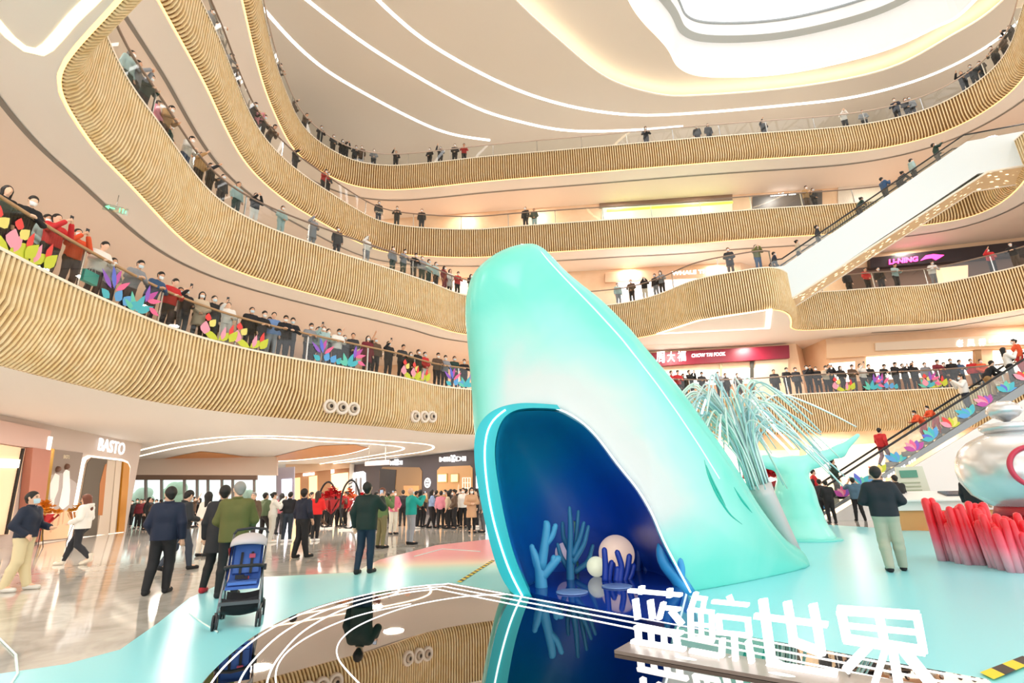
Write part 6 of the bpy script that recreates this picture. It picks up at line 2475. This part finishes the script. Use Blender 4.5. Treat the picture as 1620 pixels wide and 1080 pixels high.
phone(o, J, 'smartphone held by the person in bright teal jacket')
near('n21', dict(fR=(.09, .14, 0), fL=(-.09, -.12, 0), eR=(.25, .0, 1.12), wR=(.2, .12, .92), eL=(-.25, .05, 1.12), wL=(-.1, .24, 1.14)), dict(hair='long', fem=True, bulk=.02, hem=.95), 682, 835, -75, '8ea6cc', '1d1a1e', 'person in pale blue blouse and black trousers before the dark shop', mask='f0f2f2')
near('n22', dict(eR=(.25, .05, 1.12), wR=(.08, .22, 1.1), eL=(-.25, .05, 1.12), wL=(-.08, .22, 1.1), fR=(.09, .04, 0)), dict(hair='long', fem=True, bulk=.03, hem=.58, topname='coat', low='trousers', loose=.004), 746, 843, -170, 'cfa27e', '17171a', 'long haired person in tan knee length coat facing the viewer by the whale', mask='f2f4f4')
near('n23', 'film1', dict(hair='short', bulk=.03), 727, 832, 130, '22201f', '1c1c20', 'person in dark suit left of the tan coat', mask='e8eef2')
near('n24', 'stand', dict(hair='short'), 764, 842, 100, '8f8f90', '5c5e62', 'person in grey jacket half hidden by the whale edge', mask=None)
# right of the whale
near('n30', dict(eR=(.28, .0, 1.13), wR=(.17, .2, 1.06), eL=(-.28, .0, 1.13), wL=(-.13, .22, 1.08), head=(6, 4), fR=(.10, .14, 0), fL=(-.10, -.10, 0), tR=10), dict(hair='short', bulk=.042, hem=.88, loose=.03), 1420, 904, 4, '161f28', 'a8a996', 'large person in black jacket and pale khaki trousers, back turned, right foreground', mask=None, scale=1.02)
near('n31', dict(eR=(.3, .14, 1.3), wR=(.1, .2, 1.56), eL=(-.32, .1, 1.3), wL=(-.12, .2, 1.58), fR=(.16, .02, 0), fL=(-.14, 0, 0)), dict(hair='short', bulk=.034), 1362, 824, 6, '4a6a80', '18191d', 'person in denim blue jacket with raised elbows before the escalator', mask=None)
near('n32', 'front', dict(hair='short'), 1408, 830, -140, '23262c', '1c1c20', 'small person in dark clothes just right of the khaki trousers', mask='f0f2f2')
near('n33', dict(eR=(.26, .1, 1.15), wR=(.06, .3, 1.34), eL=(-.26, .1, 1.15), wL=(-.04, .3, 1.34), fR=(.12, .1, 0)), dict(hair='short', bulk=.034, hem=.7, topname='coat'), 1434, 836, 30, '1c1b1e', '232226', 'person in black robe coat with pale collar beside the info kiosk', mask=None)
near('n34', 'stand', dict(hair='short'), 1226, 838, 180, '1f4440', '1a2a2c', 'masked person in dark green jacket between the spout and the whale tail', mask='f0f4f4')
near('n35', 'film', dict(hair='long', fem=True), 1297, 822, -10, '8e1e5c', '1b1c22', 'person in magenta top and dark trousers right of the whale tail', mask=None)
near('n36', dict(eR=(.27, -.05, 1.12), wR=(.3, .02, .86)), dict(hair='short', bulk=.036), 1556, 846, -20, '1b1d24', '15161a', 'person in black mostly hidden behind the silver ornament', mask=None)

# ------------------------------------------------------------------ crowds further away
def crowd(txt, where, group):
    ents = [e.split() for e in txt.strip().split('\n')]
    ents.sort(key=lambda e: float(e[0]))
    for i, e in enumerate(ents):
        px, py = float(e[0]), float(e[1]); pose, style, top, low, yaw = e[2], e[3], e[4], e[5], float(e[6])
        loc = ground(px, py)
        view = math.atan2(loc[1], loc[0]) - math.pi / 2
        gar = FAR[style].get('topname', 'jacket')
        lab = '%sperson in %s %s %s, %s from left %s' % (HT[style], PALN[top][1], gar, PTXT[pose].replace(' on the rail', '').replace(' over the rail', ''), ordinal(i + 1), where)
        far_person(pose, style, loc, view + math.radians(yaw + rnd.uniform(-15, 15)), top, low, lab, group, skin=i, scale=rnd.uniform(.95, 1.04), mask=None if rnd.random() < .3 else 'eef2f4', shoe=rnd.choice('KKWC'))


crowd('''202 834 stand short K K 180
210 833 front short D K 170
216 836 stand bun M K 150
221 835 front short R K 180
228 838 stand long K K -120
233 834 film short K K 120
240 839 front short U K 180
248 836 stand short C K 60
255 833 stand short K K 180
296 832 film short K K -60
302 834 raise short U K -80
310 833 stand long K K 150
430 831 stand short K K 30
448 829 stand short C K 100
505 836 walk bun K U 90
512 832 stand short U K 150
520 834 front long M K 120
528 831 stand short K K 180
536 833 film short U K -40
545 832 stand bun R K 100''', 'in far crowd left of centre', 'crowd at the far end of the hall')
crowd('''636 832 stand short K K 0
657 836 front bun U K -60
664 834 film long Y K -40
671 832 stand short K K -80
690 833 film short C K -30
697 836 stand bun P K -20
703 833 film short Y K 150
709 836 stand long E K 60
714 833 raise short K K -40
719 837 front bun U K 90
733 835 stand short W K 160
738 833 film bun K K -40
754 834 stand short K K 120
612 836 stand bun K K 30
592 838 stand short C K -60''', 'in crowd before dark shop', 'crowd before the dark shop')
crowd('''1207 836 stand short K K 170
1308 826 stand short C K -20
1318 828 front short K K 30''', 'behind the whale tail', 'people behind the whale tail')

# ================================================================== stroller
q = onz(378, 985, 0)
t = thing('stroller', 'blue baby stroller with grey frame and pale canopy on the turquoise floor', 'stroller', (float(q[0]), float(q[1]), 0), None, math.radians(22))
FR = mat('7f8488', .3, .7)
BL = mat('3c62b0', .7)
DB = mat('1f3a7c', .7)
W_ = .225
for s in (-1, 1):
    MB().tube([(s * W_, -.30, .10), (s * (W_ - .01), -.20, .38), (s * (W_ - .02), -.02, .62), (s * (W_ - .02), .16, .86), (s * (W_ - .025), .30, 1.02)], .014, 8).build('frame_tube', FR, t)
    MB().tube([(s * (W_ - .0), .34, .10), (s * (W_ - .01), .18, .34), (s * (W_ - .02), -.02, .60)], .013, 8).build('frame_tube', FR, t)
    MB().tube([(s * W_, -.28, .16), (s * W_, .30, .16)], .009, 6).build('side_brace', FR, t)
    for yy, r in ((-.32, .085), (.36, .095)):
        wq = thing('wheel', None, None, (0, 0, 0))
        wq.parent = t
        wq.location = (s * (W_ + .005), yy, r)
        for dx in (-.018, .018):
            Mx = Matrix.Rotation(math.pi / 2, 3, 'Y')
            MB().lathe([(r * .62, -.011), (r * .98, -.011), (r, 0), (r * .98, .011), (r * .62, .011), (r * .62, -.011)], (dx, 0, 0), 22, Mx).build('tyre', mat('2b2d31', .6), wq)
            MB().lathe([(.01, -.006), (r * .63, -.006), (r * .63, .006), (.01, .006)], (dx, 0, 0), 16, Mx).build('hub', mat('8b8f94', .4, .4), wq)
        MB().tube([(0, 0, 0), (0, .02 * (1 if yy < 0 else -1), r + .02)], .016, 6).build('fork', mat('3a3c40', .5), wq)
MB().tube([(-W_ + .02, .30, 1.02), (-W_ + .05, .34, 1.07), (0, .36, 1.09), (W_ - .05, .34, 1.07), (W_ - .02, .30, 1.02)], .018, 10).build('push_handle', mat('26282c', .6), t)
mb = MB(); mb.smooth = True
A = [(-.18, -.22, .44), (-.185, -.05, .47), (-.18, .08, .50), (-.18, .17, .74), (-.175, .24, .94)]
B = [(.18, -.22, .44), (.185, -.05, .47), (.18, .08, .50), (.18, .17, .74), (.175, .24, .94)]
A2 = [(x, y - .0, z - .03) for x, y, z in A]; B2 = [(x, y, z - .03) for x, y, z in B]
mb.strip(A, B); mb.strip(B2, A2)
mb.strip(A, A2); mb.strip(B2, B)
mb.add([A[0], B[0], B2[0], A2[0]], [(0, 1, 2, 3)])
mb.build('seat', BL, t)
MB().box((0, .14, .72), (.30, .03, .34), M=Matrix.Rotation(math.radians(-18), 3, 'X')).build('back_cushion', mat('4a72c0', .7), t)
MB().box((0, -.08, .475), (.32, .26, .03)).build('seat_cushion', mat('4a72c0', .7), t)
mb = MB()
for s in (-1, 1):
    mb.box((s * .06, .09, .68), (.03, .02, .26), M=Matrix.Rotation(math.radians(-18), 3, 'X'))
mb.box((0, -.02, .52), (.09, .06, .03))
mb.box((-.05, -.03, .53), (.10, .05, .05))
mb.build('harness', mat('1b1d22', .6), t)
MB().box((.03, .0, .515), (.05, .05, .03)).build('buckle', mat('d9453e', .5), t)
MB().box((.06, .10, .76), (.07, .02, .05)).build('shoulder_pad', mat('c8506a', .6), t)
for s in (-1, 1):
    mb = MB()
    mb.strip([(s * .185, -.14, .46), (s * .187, .0, .50), (s * .187, .12, .6), (s * .185, .2, .9)], [(s * .19, -.12, .60), (s * .192, .0, .70), (s * .192, .06, .84), (s * .19, .10, .95)])
    mb.build('side_panel', DB, t)
# canopy: half dome
vs = []; na, nb = 15, 8
for j in range(nb):
    ph = math.radians(-8 + 100 * j / (nb - 1))
    for i in range(na):
        a = math.pi * i / (na - 1)
        x = -.215 * math.cos(a)
        rr = math.sin(a)
        y = .20 - .34 * math.cos(ph) * (.25 + .75 * rr) 
        z = .87 + .12 * rr * (.55 + .45 * math.sin(ph)) + .05 * math.sin(ph)
        vs.append((x, y, z))
mb = MB(); mb.smooth = True
mb.add(vs, [(j * na + i, j * na + i + 1, (j + 1) * na + i + 1, (j + 1) * na + i) for j in range(nb - 1) for i in range(na - 1)])
o = mb.build('canopy', mat('bdb7bc', .6), t)
md = o.modifiers.new('thick', 'SOLIDIFY'); md.thickness = .008
for s in (-1, 1):
    mb = MB()
    mb.add([(s * .214, -.06, .87), (s * .2, .2, .89), (s * .2, .2, .78), (s * .205, .06, .76)], [(0, 1, 2, 3)])
    mb.build('canopy_gusset', mat('e0524a', .6), t)
MB().tube([(-.20, -.02, .62), (-.21, -.16, .66), (-.14, -.27, .68), (0, -.31, .685), (.14, -.27, .68), (.21, -.16, .66), (.20, -.02, .62)], .02, 10).build('bumper_bar', mat('1d1f24', .6), t)
MB().box((.235, -.10, .64), (.03, .06, .07)).build('cup_clip', BLACK, t)
MB().box((0, -.27, .27), (.44, .05, .035)).build('foot_rest', mat('4c5055', .5), t)
mb = MB(); mb.smooth = True
vs = []
for j, (y, z) in enumerate([(-.24, .33), (-.2, .2), (-.05, .13), (.15, .14), (.26, .2), (.28, .33)]):
    for i in range(7):
        x = -.2 + .4 * i / 6
        vs.append((x, y, z - .03 * math.sin(math.pi * i / 6)))
mb.add(vs, [(j * 7 + i, j * 7 + i + 1, j * 7 + i + 8, j * 7 + i + 7) for j in range(5) for i in range(6)])
o = mb.build('basket', mat('17181c', .8), t)
md = o.modifiers.new('thick', 'SOLIDIFY'); md.thickness = .006

# ================================================================== flower stands
def flower_stand(px, py, h, bloom, wrap, label, sc=1.0):
    q = onz(px, py, 0)
    t = thing('flower_stand', label, 'flowers', (float(q[0]), float(q[1]), 0), 'congratulation flower stands')
    r_ = random.Random(int(px))
    for a in (0, 2.1, 4.2):
        MB().tube([(math.cos(a) * .22 * sc, math.sin(a) * .22 * sc, 0), (math.cos(a) * .05, math.sin(a) * .05, h * .45)], .014, 6).build('stand_leg', BLACK, t)
    mb = MB()
    for k in range(9):
        a = k * .7
        c = (math.cos(a) * .2 * sc, math.sin(a) * .2 * sc)
        mb.add([(0, 0, h * .32), (c[0] * 2.0, c[1] * 2.0, h * .62 + r_.uniform(-.1, .1)), (math.cos(a + .6) * .42 * sc, math.sin(a + .6) * .42 * sc, h * .66), (math.cos(a + .3) * .2 * sc, math.sin(a + .3) * .2 * sc, h * .45)], [(0, 1, 2, 3)])
    mb.build('wrapping', [wrap], t)
    mb = MB()
    for k in range(110):
        a = r_.uniform(0, 6.28); rr = r_.uniform(0, .42) * sc; z = h * .66 + (.42 * sc - rr) * r_.uniform(.2, 1.0)
        c = Vector((math.cos(a) * rr, math.sin(a) * rr, z))
        s = r_.uniform(.06, .11) * sc
        for p in range(5):
            b_ = a + p * 1.256
            d = Vector((math.cos(b_), math.sin(b_), r_.uniform(.2, .7))) * s * 1.5
            e_ = Vector((-math.sin(b_), math.cos(b_), 0)) * s * .45
            mb.add([c, c + d * .6 + e_, c + d, c + d * .6 - e_], [(0, 1, 2, 3)])
    mb.build('blooms', bloom, t)
    return t


OR = mat('e39a2c', .6); RD = mat('b3262b', .6); RD2 = mat('cf2f36', .6)
flower_stand(57, 866, 1.75, OR, RD, 'flower stand with orange blooms and red wrapping beside the fashion poster', 1.15)
flower_stand(113, 857, 1.8, mat('dfa92e', .6), mat('c98f5a', .6), 'flower stand with yellow blooms behind the white hooded jacket', .8)
flower_stand(522, 836, 2.1, RD2, RD, 'flower stand with red blooms behind the red sweater', 1.6)
flower_stand(549, 829, 2.0, mat('d8742c', .6), RD, 'flower stand with orange red blooms beside the lettered pillar', 1.5)
flower_stand(1226, 830, 2.6, RD2, RD, 'flower stand with bright red blooms left of the whale tail', 2.0)
flower_stand(570, 833, 1.9, RD2, RD, 'small red flower stand before the lit poster', 1.1)
# black ring display behind the red sweater
for i, (px, py) in enumerate([(514, 836), (551, 838)]):
    q = onz(px, py, 0)
    t = thing('ring_display', ['tall black ring display left of the flower stands', 'tall black ring display right of the flower stands'][i], 'display', (float(q[0]), float(q[1]), 0))
    MB().tube([(.75 * math.cos(a) * .6, 0, 1.15 + 1.1 * math.sin(a)) for a in np.linspace(0, 2 * math.pi, 33)], .05, 8, False).build('ring', BLACK, t)
    MB().box((0, 0, .03), (.8, .4, .06)).build('foot', mat('e6e4e0', .5), t)

# ================================================================== info kiosk and counter
q = onz(1463, 832, 0)
t = thing('info_kiosk', 'pale slanting information kiosk with green panels beside the counter', 'kiosk', (float(q[0]), float(q[1]), 0), None, math.radians(-25))
MB().prism([(-.35, -.2, 0), (.35, -.2, 0), (.35, .25, 0), (-.35, .25, 0)], (0, 0, .5)).build('plinth', mat('9fb5ae', .4), t)
MB().prism([(-.5, 0, .5), (.45, 0, .5), (.35, 0, 2.0), (-.45, 0, 2.0)], (0, .1, 0)).build('board', mat('d8ddcc', .4), t)
MB().box((-.1, -.02, 1.75), (.5, .03, .25)).build('screen', mat('5a9a86', .4), t)
mb = MB()
for k in range(5):
    mb.box((-.1, -.012, 1.45 - k * .13), (.55, .02, .04))
mb.build('printed_lines', mat('a9b49a', .5), t)
q = onz(1510, 838, 0)
t = thing('service_counter', 'white service counter with an orange timber base under the escalator', 'counter', (float(q[0]), float(q[1]), 0), None, math.radians(-18))
MB().box((.2, .2, .30), (3.4, .8, .60)).build('base', mat('d89a5e', .5), t)
MB().box((.2, .2, .74), (3.6, .95, .28)).build('body', mat('f0ece8', .4), t)
MB().prism([(-1.8, -.45, .88), (2.2, -.45, .88), (2.2, .9, 1.12), (-1.8, .9, 1.12)], (0, 0, .05)).build('top', mat('f7f5f2', .3), t)
t2 = thing('counter_screen', 'dark flat screen lying on the white service counter', 'screen', (float(q[0]) + .55, float(q[1]) + .1, 1.0), None, math.radians(-18))
MB().box((0, 0, .085), (.95, .6, .05), M=Matrix.Rotation(math.radians(10), 3, 'X')).build('panel', mat('3a3d44', .2), t2)
MB().box((0, 0, .05), (.3, .2, .08)).build('mount', STEEL, t2)

# ---- small things on the second gallery
p, n = EDGE[2].at(EDGE[2].find(139, .32, .6), .32)
t = thing('shopping_bag', 'turquoise paper shopping bag held at the second gallery glass on the left', 'bag', (p[0], p[1], 6.4 + .42), None, math.atan2(n[1], n[0]))
MB().box((0, 0, .15), (.12, .42, .30)).build('bag_body', mat('35c4b4', .6), t)
for s in (-1, 1):
    MB().tube([(s * .05, -.1, .29), (s * .04, -.07, .42), (s * .04, .07, .42), (s * .05, .1, .29)], .008, 5).build('handle', mat('e8e4dc', .6), t)
# exit arrow hanging under the third gallery soffit
q = onz(183, 331, 10.15)
t = thing('exit_sign', 'small green glowing exit arrow sign under the third gallery soffit', 'sign', tuple(q), None, math.radians(40))
MB().box((0, 0, 0), (.62, .03, .22)).build('panel', GLASS2, t)
gm = mat('6fe39a', .4, 0, 1.2)
mb = MB()
mb.prism([(-.26, -.03, 0), (-.16, -.03, .07), (-.16, -.03, .02), (-.02, -.03, .02), (-.02, -.03, -.02), (-.16, -.03, -.02), (-.16, -.03, -.07)], (0, .01, 0))
mb.box((.1, -.025, 0), (.03, .01, .14)); mb.box((.18, -.025, .04), (.05, .01, .05)); mb.box((.18, -.025, -.04), (.03, .01, .1)); mb.box((.25, -.025, -.02), (.03, .01, .1))
mb.build('arrow', gm, t)
MB().tube([(0, 0, .1), (0, 0, 10.64 - 10.15)], .012, 6).build('hanger', STEEL, t)

print('people', NPERS[0], 'objects', len(bpy.data.objects))
